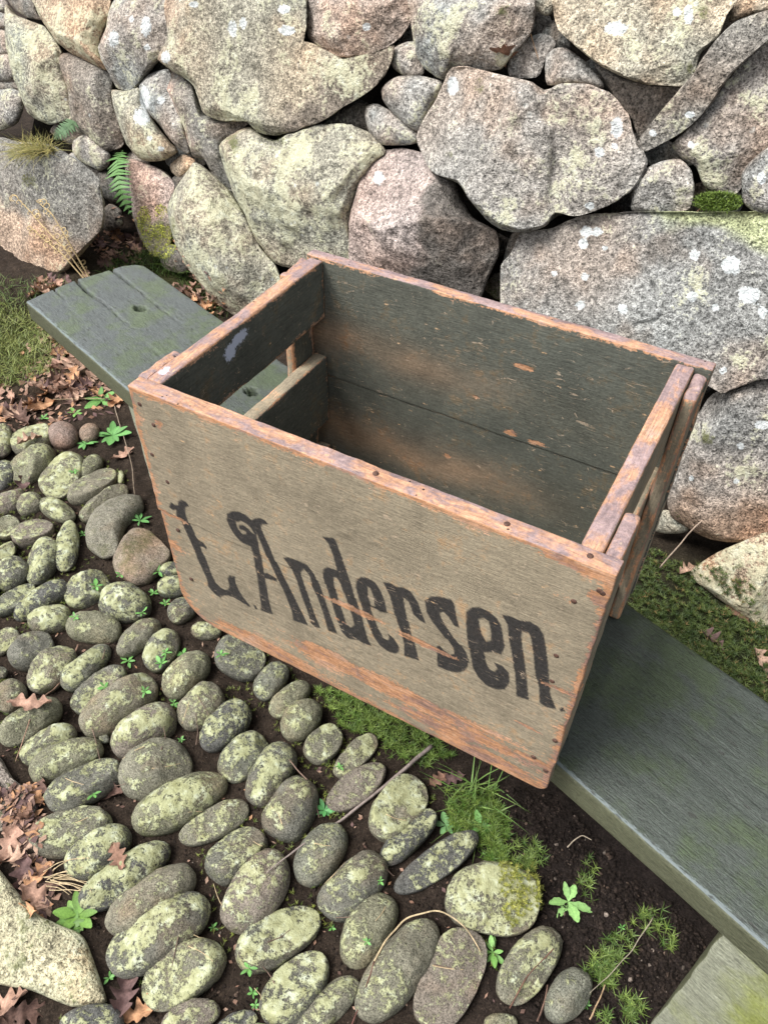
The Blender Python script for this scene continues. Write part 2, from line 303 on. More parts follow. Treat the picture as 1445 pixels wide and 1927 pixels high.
# outline (photo pixels), tint, lichen, angular planes, boxiness, lift towards the viewer (m)
WALL = [
 ([(-12,-4),(14,2),(15,18),(-12,20)],'g',.3,1,2.6,0), ([(-12,22),(14,28),(15,50),(-12,54)],'g',.3,1,2.6,0), ([(-12,55),(18,62),(20,100),(-12,103)],'g',.3,0,2.6,0),
 ([(-14,105),(25,103),(32,140),(20,152),(-14,150)],'g',.4,0,2.6,0), ([(-14,154),(36,155),(38,166),(-14,168)],'k',.1,0,2.6,-.01), ([(-12,175),(25,166),(42,178),(44,205),(30,235),(-12,247)],'g',.5,1,2.4,0),
 ([(15,10),(30,28),(60,40),(85,50),(118,95),(128,160),(138,220),(118,228),(95,235),(60,215),(42,170),(25,120),(17,70)],'y',.65,2,3.2,.01),
 ([(13,-10),(65,-14),(72,25),(82,38),(55,33),(30,20)],'k',.2,1,2.6,-.02),
 ([(62,-14),(200,-14),(207,25),(194,60),(190,100),(205,133),(175,122),(140,100),(110,78),(85,45),(70,15)],'o',.42,2,2.8,.02),
 ([(205,60),(215,15),(240,-14),(335,-14),(335,50),(328,100),(303,112),(275,145),(252,172),(240,172),(222,165),(212,140),(190,95)],'g',.4,2,3.0,.01),
 ([(322,-14),(565,-14),(580,10),(574,50),(566,75),(590,82),(650,112),(690,104),(741,86),(725,140),(690,175),(650,200),(600,232),(520,252),(488,248),(470,226),(420,228),(385,210),(365,160),(320,128),(300,110),(318,70)],'y',.50,3,3.4,.05),
 ([(580,-14),(780,-14),(775,35),(755,70),(720,95),(690,105),(640,105),(600,90),(580,70),(576,30)],'p',.30,3,2.8,.02),
 ([(118,100),(150,105),(185,125),(212,140),(214,190),(230,240),(233,275),(205,285),(190,275),(165,255),(150,250),(140,225),(130,160),(116,115)],'k',.3,2,3.0,-.02),
 ([(140,265),(165,250),(190,272),(208,290),(205,310),(190,322),(165,312),(148,300),(138,285)],'g',.45,0,2.4,0),
 ([(213,170),(240,172),(262,165),(270,185),(290,230),(320,270),(335,285),(310,300),(285,304),(262,298),(240,270),(225,230),(215,195)],'y',.5,0,2.5,.03),
 ([(265,160),(285,138),(318,130),(330,165),(345,210),(352,250),(358,288),(345,285),(320,260),(300,235),(272,200)],'g',.35,1,2.6,0),
 ([(300,140),(322,132),(365,160),(388,215),(440,230),(472,228),(440,260),(425,275),(425,300),(437,335),(444,357),(430,358),(410,340),(390,300),(365,295),(350,250),(335,210),(318,170)],'k',.25,2,3.0,-.02),
 ([(322,310),(345,290),(367,300),(365,312),(340,335),(325,325)],'o',.2,1,2.6,-.02),
 ([(247,300),(262,302),(295,315),(318,330),(330,350),(322,385),(325,430),(318,480),(290,480),(268,440),(256,400),(250,350)],'q',.35,2,3.0,-.02),
 ([(325,335),(345,325),(368,310),(355,340),(335,372)],'d',.1,1,2.6,-.03),
 ([(372,310),(400,330),(430,360),(450,385),(470,420),(495,470),(520,500),(530,530),(520,575),(470,600),(440,592),(420,575),(395,545),(360,500),(335,455),(322,410),(325,380),(345,345)],'y',.62,2,2.7,.03),
 ([(420,275),(440,255),(475,240),(520,265),(590,240),(640,235),(690,250),(725,285),(700,310),(680,345),(660,400),(662,450),(668,515),(640,535),(560,510),(520,495),(495,465),(470,415),(445,360),(432,320)],'y',.60,3,3.4,0),
 ([(690,310),(720,285),(760,280),(800,290),(850,340),(870,380),(890,410),(935,435),(940,470),(920,520),(890,575),(800,560),(720,530),(668,500),(660,420),(668,380)],'q',.08,3,2.7,-.01),
 ([(780,-14),(990,-14),(1007,15),(1000,60),(980,85),(965,100),(940,130),(880,132),(850,132),(835,150),(805,130),(785,90),(778,40)],'g',.38,1,2.5,.01),
 ([(737,95),(760,80),(782,78),(795,110),(798,135),(785,145),(755,140),(737,125)],'g',.35,1,2.6,0),
 ([(720,165),(745,145),(790,143),(830,152),(833,165),(815,195),(800,230),(790,248),(770,240),(740,215),(722,190)],'g',.35,0,2.4,.01),
 ([(690,200),(710,195),(745,215),(785,250),(785,268),(765,273),(720,272),(695,250),(688,220)],'g',.4,0,2.4,0),
 ([(850,128),(880,125),(935,140),(1000,150),(1022,160),(1060,155),(1110,160),(1150,180),(1180,215),(1190,255),(1210,300),(1205,320),(1185,355),(1140,385),(1095,405),(1050,415),(1030,428),(985,437),(950,433),(920,415),(890,385),(865,345),(820,325),(800,295),(786,262),(792,240),(820,190),(835,155)],'g',.34,1,2.8,.06),
 ([(958,115),(985,75),(1020,62),(1040,70),(1045,85),(1025,110),(1010,145),(960,145)],'b',.1,1,2.6,-.03),
 ([(1015,65),(1040,38),(1060,50),(1075,90),(1060,95),(1030,85)],'d',.0,0,2.6,-.05),
 ([(1028,105),(1045,90),(1068,92),(1100,115),(1130,150),(1135,165),(1100,160),(1060,158),(1030,160),(1025,130)],'g',.25,0,2.4,0),
 ([(988,-14),(1045,-14),(1038,25),(1025,30),(1005,15)],'y',.3,0,2.6,-.02),
 ([(1042,20),(1055,-14),(1378,-14),(1365,30),(1350,70),(1318,100),(1305,150),(1280,165),(1220,160),(1170,145),(1130,125),(1080,85),(1050,55)],'y',.40,2,2.7,.05),
 ([(1118,120),(1170,148),(1230,162),(1278,166),(1270,190),(1240,215),(1215,262),(1200,255),(1185,215),(1150,175)],'k',.1,1,2.6,-.04),
 ([(1197,272),(1235,220),(1283,165),(1320,112),(1345,78),(1385,40),(1460,18),(1460,58),(1385,130),(1320,215),(1278,252),(1215,285)],'k',.30,2,3.0,.05),
 ([(1375,20),(1395,-10),(1460,-12),(1460,16),(1400,32),(1370,42)],'o',.1,0,2.5,0),
 ([(1265,272),(1320,220),(1385,135),(1460,62),(1460,290),(1410,330),(1385,365),(1345,360),(1325,350),(1310,315),(1285,300)],'b',.42,1,2.8,0),
 ([(1395,330),(1410,305),(1460,272),(1460,398),(1420,398),(1398,380)],'b',.25,0,2.5,.03),
 ([(1188,375),(1190,345),(1225,310),(1275,298),(1300,320),(1306,360),(1295,395),(1250,400),(1190,398)],'g',.35,1,2.6,.02),
 ([(948,500),(965,480),(985,440),(1040,430),(1100,405),(1200,402),(1310,400),(1400,400),(1460,410),(1460,690),(1420,712),(1360,732),(1337,720),(1270,690),(1100,640),(980,600),(948,570)],'b',.22,2,3.6,.03),
 ([(1340,740),(1400,722),(1460,700),(1460,1008),(1400,1020),(1340,1015),(1290,990),(1262,965),(1260,900),(1280,840),(1320,770)],'b',.26,2,2.9,-.01),
 ([(1297,1080),(1330,1050),(1380,1025),(1460,1003),(1460,1192),(1400,1160),(1340,1115)],'o',.66,2,3.0,.02),
 ([(1225,995),(1245,960),(1275,965),(1297,992),(1285,1003),(1250,1004)],'y',.25,0,2.4,-.02),
 ([(-14,275),(40,268),(100,275),(140,300),(180,330),(195,380),(190,430),(165,460),(140,490),(110,530),(60,550),(-14,560)],'k',.30,3,2.8,.46),
 ([(182,325),(200,318),(220,345),(225,380),(200,375),(185,350)],'d',.15,0,2.4,-.04),
 ([(193,400),(208,383),(228,395),(232,425),(200,435)],'k',.2,0,2.4,-.03),
 ([(945,500),(962,440),(992,432),(988,470),(962,515)],'d',.1,1,2.6,-.05),
 ([(300,470),(330,460),(358,490),(350,515),(310,505)],'d',.2,0,2.4,0),
 ([(600,240),(640,205),(692,192),(700,245),(660,248)],'d',.3,1,2.6,-.06),
]
WHITE = [(215,74,9,15),(275,50,9,18),(277,89,6,6),(312,108,8,11),(438,54,8,15),(458,44,6,10),(534,17,11,8),(267,220,15,15),(282,260,5,5),(303,280,6,5),(273,185,9,22),(248,36,4,6),(303,189,7,7),
 (852,162,10,15),(1160,240,11,17),(1128,286,9,9),(1110,387,9,7),(1102,436,10,10),(1125,436,8,8),(1097,459,9,9),(1306,479,9,10),(1375,500,17,16),(1100,520,7,8),(1092,574,8,8),(1171,581,9,9),(1409,555,19,16),(1302,558,9,10),(1434,588,9,10),(1345,579,6,7),(1360,698,7,6),(1434,800,14,8),(1043,515,6,5),(1138,466,5,5),
 (1432,335,8,11),(1298,216,9,6),(1228,250,6,6),(1300,273,6,7),(1295,28,9,17),(1159,54,20,12),(1272,23,7,9),(712,335,9,12),(38,286,7,4),(540,57,14,9),(690,50,7,7),(365,8,8,6),(1156,275,6,6),(1392,840,7,6),(1385,905,6,5),(1300,900,5,5)]
MOSSP = [(55,338,16),(85,420,12),(1258,500,0),(440,268,22),(520,262,30),(590,245,22),(900,155,14),(1270,440,0),(300,430,40),(270,420,30),(1325,25,18),(20,290,16),(900,165,16),(845,292,10),(1390,1068,14),(1330,830,18),(945,20,12),(1298,130,16)]
GROOVE = {27: ([(1020,162),(1030,195),(1055,225),(1060,262),(1058,300),(1055,350),(1043,420)], .012, .034), 39: ([(1190,500),(1225,540),(1245,590),(1235,610),(1190,612)], .004, .014)}
# stones with a second colour on one side: (stone, second colour, pixel on the border, direction, softness)
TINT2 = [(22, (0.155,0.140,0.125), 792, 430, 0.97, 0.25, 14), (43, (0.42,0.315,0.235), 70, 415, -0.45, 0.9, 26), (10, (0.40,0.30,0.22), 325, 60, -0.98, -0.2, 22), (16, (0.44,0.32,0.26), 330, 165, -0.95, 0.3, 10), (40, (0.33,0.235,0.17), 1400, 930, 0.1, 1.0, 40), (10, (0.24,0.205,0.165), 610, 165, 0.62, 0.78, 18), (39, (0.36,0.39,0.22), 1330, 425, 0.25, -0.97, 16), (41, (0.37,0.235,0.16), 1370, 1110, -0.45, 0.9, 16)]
wall = thing('stone_wall', 'dry stone wall of lichen spotted granite boulders behind the bench', 'stone wall', tuple(WL0))
BV, BF = [], []          # collected for placing small things on surfaces
def collect(V, Q, T):
    b = sum(len(x) for x in BV); BV.append(V); BF.append((Q+b, T+b))
def stone_attrs(me, V, tint, lich, seed, c, R, spots=True, u=None):
    nrm = np.zeros(len(V)*3, np.float32); me.vertices.foreach_get('normal', nrm); nrm = nrm.reshape(-1, 3)
    t = np.array(TINT[tint]) if isinstance(tint, str) else np.array(tint)
    f = fbm(V, 2.2/R, 3, seed+11)[:, None]*0.5; h = vn(V*1.3/R+seed*3)[:, None]
    base = t*(1+0.20*f)*(1+0.13*h*np.array([1.0, 0.1, -0.5]))
    if u is not None:
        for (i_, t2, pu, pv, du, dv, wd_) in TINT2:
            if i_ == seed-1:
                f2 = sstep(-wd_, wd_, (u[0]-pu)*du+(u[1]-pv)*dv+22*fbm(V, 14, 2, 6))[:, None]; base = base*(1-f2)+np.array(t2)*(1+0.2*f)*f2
    attr(me, 'base', np.clip(base, 0.01, 0.9))
    l = lich+0.22*fbm(V, 1.6/R, 2, seed+5)+0.10*nrm[:, 2]
    attr(me, 'lich', np.clip(l, -0.2, 1))
    wh = np.zeros(len(V)); mo = np.zeros(len(V))
    if spots and u is not None:
        for (a, b, rx, ry) in WHITE: 
            k = np.exp(-(((u[0]-a)/(rx*1.15))**2+((u[1]-b)/(ry*1.15))**2)**1.3*0.8); wh = np.maximum(wh, k)
        for (a, b, r) in MOSSP:
            if r: mo = np.maximum(mo, 0.68*np.exp(-((u[0]-a)**2+(u[1]-b)**2)/(r*r)))
        fr = ((V-c)@WN) > -0.01; wh = wh*fr; mo = mo*fr
    attr(me, 'white', wh); attr(me, 'moss', mo)
APEX = {10: (540,130), 11: (690,40), 21: (540,330), 22: (770,400), 27: (960,250), 39: (1180,520), 40: (1390,860), 20: (400,420), 32: (1200,60), 36: (1390,200), 43: (90,370), 6: (70,110), 8: (130,40)}
EXP = {22: 1.75, 10: 2.1, 11: 2.0, 21: 2.0, 43: 1.9, 36: 2.0, 8: 2.0}
def wall_stone(poly, tint, lich, planes, e, lift, seed, grooves=(), spots=True, res=1.0):
    e = 2.0+(e-2.0)*0.55; e = EXP.get(seed-1, e); ap = APEX.get(seed-1)
    poly = np.array(poly, float); ctr = poly.mean(0); poly = ctr+(poly-ctr)*1.008
    per = np.linalg.norm(np.diff(np.vstack([poly, poly[:1]]), axis=0), axis=1).sum()
    n = int(np.clip(per/7*res, 28, 150)); rp = smooth_ring(poly, n)
    d0 = ray(*ctr); d0 = d0/np.linalg.norm(d0); p0 = WL0-d0*lift
    ring = on_plane(rp[:, 0], rp[:, 1], p0, WN); c = ring.mean(0)
    rel = ring-c; ev = np.linalg.eigvalsh(np.cov(rel.T)); rmin = math.sqrt(max(ev[1], 1e-6)*2); R = np.linalg.norm(rel, axis=1).mean()
    ax = -d0*0.75+WN*0.25; ax /= np.linalg.norm(ax)
    apv = None
    if ap is not None: q_ = on_plane(ap[0], ap[1], p0, WN); apv = q_-c; apv = apv-ax*(apv@ax)
    D = min(0.78*rmin, 0.19); Db = min(0.9*rmin, 0.16)
    V, Q, T = stone_mesh('stone', ring, c, ax, D, Db, int(np.clip(n*0.36, 10, 54)), 6, e, planes*2+2 if planes else 0, 0.055 if planes else 0.035, seed, grooves, apex=apv)
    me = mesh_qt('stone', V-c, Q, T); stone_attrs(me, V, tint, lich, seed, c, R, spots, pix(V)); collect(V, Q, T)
    o = link('stone', me, M_GRAN, wall); o.location = c-np.array(wall.location); return o
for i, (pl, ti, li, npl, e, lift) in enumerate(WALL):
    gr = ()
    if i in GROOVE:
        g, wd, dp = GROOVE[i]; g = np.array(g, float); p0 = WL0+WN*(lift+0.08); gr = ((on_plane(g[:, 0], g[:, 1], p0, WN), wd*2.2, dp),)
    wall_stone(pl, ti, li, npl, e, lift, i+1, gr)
# the wall goes on beyond the frame: further boulders round it, and small hearting stones behind the joints
def blob_poly(cx, cy, rx, ry, rng, n=9):
    a = np.sort(rng.uniform(0, 0.5, n)+np.arange(n))/n*2*math.pi; r = rng.uniform(0.85, 1.12, n)
    return np.c_[cx+rx*r*np.cos(a), cy+ry*r*np.sin(a)]
rng = np.random.default_rng(5)
for k in range(15): wall_stone(blob_poly(-90+k*118+rng.uniform(-12, 12), -95+rng.uniform(-8, 8), 62, 88, rng), 'gykpbg'[k % 6], .35, 2, 2.8, 0.01, 100+k, res=0.45)
for k in range(6): wall_stone(blob_poly(-75+rng.uniform(-8, 8), 70+k*85, 64, 48, rng), 'gkybpg'[k], .35, 2, 2.8, 0.03, 130+k, res=0.45)
for k in range(9): wall_stone(blob_poly(1532+rng.uniform(-8, 8), 60+k*150, 78, 84, rng), 'gkybpgbky'[k], .35, 2, 2.8, 0.02, 150+k, res=0.45)
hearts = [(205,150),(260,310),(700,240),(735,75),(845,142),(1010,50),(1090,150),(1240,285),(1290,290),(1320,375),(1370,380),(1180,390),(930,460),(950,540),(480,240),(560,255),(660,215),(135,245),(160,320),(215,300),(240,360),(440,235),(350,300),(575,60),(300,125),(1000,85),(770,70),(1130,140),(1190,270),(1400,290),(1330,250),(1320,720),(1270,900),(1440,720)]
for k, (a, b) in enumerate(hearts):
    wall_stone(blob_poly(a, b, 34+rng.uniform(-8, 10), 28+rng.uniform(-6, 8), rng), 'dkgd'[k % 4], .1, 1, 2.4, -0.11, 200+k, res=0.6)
# dark earth core behind the stones
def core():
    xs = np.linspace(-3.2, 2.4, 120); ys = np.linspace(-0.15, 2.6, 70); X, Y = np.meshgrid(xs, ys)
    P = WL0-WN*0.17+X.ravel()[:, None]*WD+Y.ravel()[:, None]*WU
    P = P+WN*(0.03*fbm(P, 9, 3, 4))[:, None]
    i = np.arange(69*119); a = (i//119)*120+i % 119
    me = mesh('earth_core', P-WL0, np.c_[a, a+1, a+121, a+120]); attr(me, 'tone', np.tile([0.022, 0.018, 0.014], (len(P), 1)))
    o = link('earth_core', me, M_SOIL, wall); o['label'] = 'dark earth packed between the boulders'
core()

# ------------------------------------------------------------------ cobbled path
def E6(*a): return (0, 760, 2.794, *a)
def E7(*a): return (0, 1380, 2.007, *a)
def E8(*a): return (700, 1300, 1.94, *a)
def E5(*a): return (240, 850, 1.505, *a)
COB = [E6(5,180,95,62,80),E6(160,168,112,78,15),E6(172,308,135,78,38),E6(328,367,140,92,45),E6(15,370,80,60,50),E6(472,326,78,45,45),E6(483,418,150,72,33),E6(635,380,36,19,85),
 E6(545,515,150,48,35),E6(55,500,85,65,30),E6(155,518,72,56,20),E6(300,552,105,52,-25),E6(35,640,75,58,20),E6(168,657,115,74,15),E6(220,820,135,82,65),E6(352,742,138,62,80),E6(25,770,65,48,40),
 E6(58,885,100,80,35),E6(75,1015,130,52,38),E6(215,1027,170,58,33),E6(455,967,128,88,25),E6(655,1038,140,98,-5),E6(900,865,70,40,10),E6(905,950,80,50,5),E6(950,1080,75,65,40),E6(257,1122,120,68,10),
 E6(492,1172,148,80,-8),E6(727,1222,140,70,38),E6(850,1288,122,82,55),E6(1085,1185,82,42,-5),E6(25,1235,85,55,35),E6(160,1287,128,88,25),E6(272,1388,155,92,42),E6(448,1373,165,75,42),E6(1262,1325,135,105,-25),
 E6(978,1417,155,88,45),E6(518,1492,175,78,38),E6(50,1525,95,75,35),E6(5,1405,32,30,0),E6(1053,1588,140,98,45),E6(622,1580,235,108,35),E6(155,1662,190,82,32),E6(755,1710,195,105,35),E6(1183,1688,165,92,45),
 E6(250,1780,165,78,27),E6(547,1755,28,25,0),
 E7(247,95,150,62,22),E7(315,190,160,75,28),E7(585,135,145,108,22),E7(267,367,165,92,15),E7(678,258,200,88,28),E7(808,335,146,60,28),E7(370,445,145,80,35),E7(470,535,205,72,35),E7(567,625,200,82,35),E7(598,757,230,105,35),
 E7(892,456,130,82,42),E7(965,598,175,102,58),E7(1023,152,132,72,58),E7(918,85,110,72,45),E7(1100,283,125,90,60),E7(1212,455,135,82,55),E7(1050,772,180,95,32),E7(1335,573,155,88,45),E7(692,910,180,102,35),
 E7(1115,965,170,100,52),E7(1240,1030,150,65,45),E7(718,1075,120,62,22),E7(345,1095,125,70,10),E7(895,1090,80,40,20),E7(1390,745,155,85,62),E7(1222,36,84,58,45),E7(1342,82,108,44,45),E7(1345,200,135,62,38),
 E8(95,425,135,85,55),E8(135,530,135,52,45),E8(235,625,185,58,35),E8(440,760,172,128,-8),E8(285,1050,200,105,65),E8(575,1002,165,85,55),E8(715,1110,110,75,60),E8(95,1020,220,95,55),E8(470,1215,62,42,0),
 E5(406,646,60,38,50),E5(460,698,70,34,40),E5(492,755,68,50,45),
 # beyond the frame
 (0,1927,1,150,60,80,45,30),(0,1927,1,300,75,85,42,35),(0,1927,1,450,70,90,48,40),(0,1927,1,600,80,85,45,50),(0,1927,1,740,70,80,45,55),(0,1927,1,380,150,90,50,35),(0,1927,1,560,165,95,48,45),
 (-60,900,1,0,0,60,40,40),(-60,1000,1,-5,5,55,38,30),(-60,1110,1,0,0,65,42,35),(-70,1220,1,0,0,70,42,35),(-75,1330,1,0,0,70,40,30)]
POLYS = [([(740,480),(755,540),(660,640),(620,780),(540,805),(460,750),(450,660),(490,560),(580,505),(680,475)], 0, 760, 2.794), ([(690,648),(790,668),(895,770),(880,830),(780,930),(720,945),(620,900),(590,830),(620,750),(660,690)], 0, 760, 2.794)]
path = bpy.data.objects.new('cobbled_path', None); COL.objects.link(path); path.location = tuple(on_z(400, 1400, 0.0)); tag(path, kind='structure')
CT = [(0.165,0.158,0.118),(0.13,0.128,0.105),(0.185,0.172,0.128),(0.10,0.10,0.092),(0.172,0.168,0.115),(0.185,0.160,0.130),(0.148,0.150,0.118)]
COBC = []
def ground_stone(rp, seed, tint, lich, mat, parent, hk=0.70, e=2.25, planes=0, amp=0.035, moss=0.12, name='cobble', hmax=0.05, nr=16, white=False):
    n = len(rp); Sg = on_z(rp[:, 0], rp[:, 1], 0.004); c = Sg.mean(0)
    dv = c[:2]-CAM[:2]; dist = np.linalg.norm(dv); dv = dv/dist; tane = (CAM[2])/dist
    rel = Sg[:, :2]-c[:2]; ev = np.linalg.eigvalsh(np.cov(rel.T)); m = math.sqrt(max(ev[0], 1e-7)*2)
    ch = min(hk*m, hmax); s = rel@dv; B = s.max()-s.min(); k = ch/tane
    b = max((B*B-k*k)/(2*B), 0.3*B); sc = 2*b/B; s0 = s.min()
    rel = rel+np.outer((s-s0)*(sc-1), dv)
    ring = np.c_[c[:2]+rel, np.full(n, 0.0)]; c2 = ring.mean(0); R = np.linalg.norm(ring-c2, axis=1).mean()
    V, Q, T = stone_mesh(name, ring, c2, np.array([0, 0, 1.0]), ch, ch*0.8, nr, 5, e, planes, amp, seed)
    me = mesh_qt(name, V-c2, Q, T)
    nrm = np.zeros(len(V)*3, np.float32); me.vertices.foreach_get('normal', nrm); nz = nrm.reshape(-1, 3)[:, 2]
    f = fbm(V, 2.0/R, 2, seed)[:, None]
    attr(me, 'base', np.array(tint)*(1+0.2*f)); attr(me, 'lich', np.clip(lich+0.35*nz-0.25+0.25*fbm(V, 1.8/R, 2, seed+7), -0.3, 1)); attr(me, 'moss', np.clip(moss+0.22*(0.6-nz)+0.25*fbm(V, 1.5/R, 2, seed+9), 0, 1)); attr(me, 'white', np.zeros(len(V)))
    collect(V, Q, T); COBC.append((c2, R))
    o = link(name, me, mat, parent); o.location = c2-np.array(parent.location) if parent else c2
    return o
for i, (ox, oy, sc, cx, cy, a, b, ang) in enumerate(COB):
    rg = np.random.default_rng(i+900); t = np.linspace(0, 2*math.pi, 40, endpoint=False); q = math.radians(ang)
    eg = rg.uniform(-0.14, 0.14); ee = rg.uniform(2.0, 2.7); k2 = rg.uniform(-0.10, 0.10)
    x = np.sign(np.cos(t))*np.abs(np.cos(t))**(2/ee)*a; y = np.sign(np.sin(t))*np.abs(np.sin(t))**(2/ee)*b*(1+eg*np.cos(t))+k2*b*(np.cos(t)**2-0.5)
    x, y = x*math.cos(q)-y*math.sin(q), x*math.sin(q)+y*math.cos(q)
    rp = np.c_[ox+(cx+x)/sc, oy+(cy-y)/sc]
    rp = smooth_ring(rp.mean(0)+(rp-rp.mean(0))*1.0, 52)
    ground_stone(rp, 300+i, CT[int(rg.integers(len(CT)))], 0.30+0.40*rg.random(), M_COB, path, hk=rg.uniform(0.78, 0.98), planes=int(rg.integers(0, 3)), amp=rg.uniform(0.04, 0.075), moss=rg.uniform(0.0, 0.3))
for i, (pl, ox, oy, sc) in enumerate(POLYS):
    rp = smooth_ring(np.array(pl, float)/sc+np.array([ox, oy]), 64); ground_stone(rp, 500+i, (0.17,0.16,0.125) if i == 0 else (0.22,0.18,0.14), 0.45, M_COB, path, hk=0.6, planes=1+i, e=2.4)
# loose rounded stones and the big edging stones
def loose(cx, cy, a, b, ang, seed, tint, lich, label, name='round_stone', hk=0.85, sm=True):
    t = np.linspace(0, 2*math.pi, 40, endpoint=False); q = math.radians(ang); x, y = a*np.cos(t), b*np.sin(t)
    rp = np.c_[cx+x*math.cos(q)-y*math.sin(q), cy-(x*math.sin(q)+y*math.cos(q))]
    o = ground_stone(rp, seed, tint, lich, M_COB, None, hk=hk, amp=0.012, moss=0.0, name=name, hmax=0.06); return tag(o, label, 'stone')
loose(118, 816, 30, 24, -10, 601, (0.20, 0.15, 0.125), -0.25, 'smooth pinkish brown round stone at the top end of the cobbles')
loose(168, 811, 20, 16, 20, 602, (0.22, 0.17, 0.13), -0.15, 'small beige pebble beside the smooth pinkish round stone')
rp = smooth_ring(np.array([(-30,500),(0,515),(60,590),(150,690),(310,760),(345,830),(400,990),(395,1020),(270,1030),(120,970),(0,945),(-40,930)], float)/2.007+np.array([0, 1380]), 90)
tag(ground_stone(rp, 610, (0.44, 0.405, 0.27), 1.1, M_GRAN, None, hk=0.50, e=3.0, planes=0, amp=0.03, name='edging_stone', hmax=0.07, nr=30, moss=0.0), 'large flat yellowish lichen covered edging stone with a pointed corner', 'stone')
rp = smooth_ring(np.array([(-50,90),(0,85),(50,170),(110,215),(135,280),(105,330),(20,360),(-50,370)], float)/2.007+np.array([0, 1380]), 70)
tag(ground_stone(rp, 611, (0.27, 0.235, 0.20), 0.35, M_GRAN, None, hk=0.6, e=2.5, planes=2, amp=0.03, name='edging_stone', hmax=0.09, nr=24), 'rounded pinkish grey boulder edging the cobbles beside dead oak leaves', 'stone')

# ------------------------------------------------------------------ boards
def axis_steps(lo, hi, r, st):
    n = max(2, int(round((hi-lo-2*r)/st))+1)
    return np.r_[lo, lo+0.12*r, lo+0.45*r, np.linspace(lo+r, hi-r, n), hi-0.45*r, hi-0.12*r, hi]
def grid_box(lo, hi, r, st):
    """surface of a box as one welded grid, corners rounded by r"""
    A = [axis_steps(lo[k], hi[k], r, st[k]) for k in range(3)]; n = [len(a) for a in A]; V = []; Q = []; base = 0
    for k in range(3):
        i, j = [(1, 2), (2, 0), (0, 1)][k]
        for side in (0, 1):
            a, b = np.meshgrid(np.arange(n[i]), np.arange(n[j]), indexing='ij'); idx = np.zeros((a.size, 3), int)
            idx[:, i] = a.ravel(); idx[:, j] = b.ravel(); idx[:, k] = (n[k]-1)*side
            V.append(idx); t = np.arange((n[i]-1)*(n[j]-1)); p = (t//(n[j]-1))*n[j]+t % (n[j]-1)+base
            q = np.c_[p, p+n[j], p+n[j]+1, p+1]; Q.append(q if side else q[:, ::-1]); base += a.size
    I = np.vstack(V); key = (I[:, 0]*n[1]+I[:, 1])*n[2]+I[:, 2]; u, first, inv = np.unique(key, return_index=True, return_inverse=True)
    I = I[first]; P = np.c_[A[0][I[:, 0]], A[1][I[:, 1]], A[2][I[:, 2]]]; Q = inv.reshape(-1)[np.vstack(Q)]
    face = np.zeros((len(P), 6), bool)
    for k in range(3): face[:, 2*k] = I[:, k] == 0; face[:, 2*k+1] = I[:, k] == n[k]-1
    lo = np.array(lo); hi = np.array(hi); inn = np.clip(P, lo+r, hi-r); d = P-inn; L = np.linalg.norm(d, axis=1)
    R = np.where(L[:, None] > 1e-9, inn+d/np.maximum(L, 1e-9)[:, None]*r, P)
    sd = np.sort(np.c_[P-lo, hi-P], axis=1)[:, 1]      # distance along the surface to the nearest edge
    return P, R, Q, face, sd
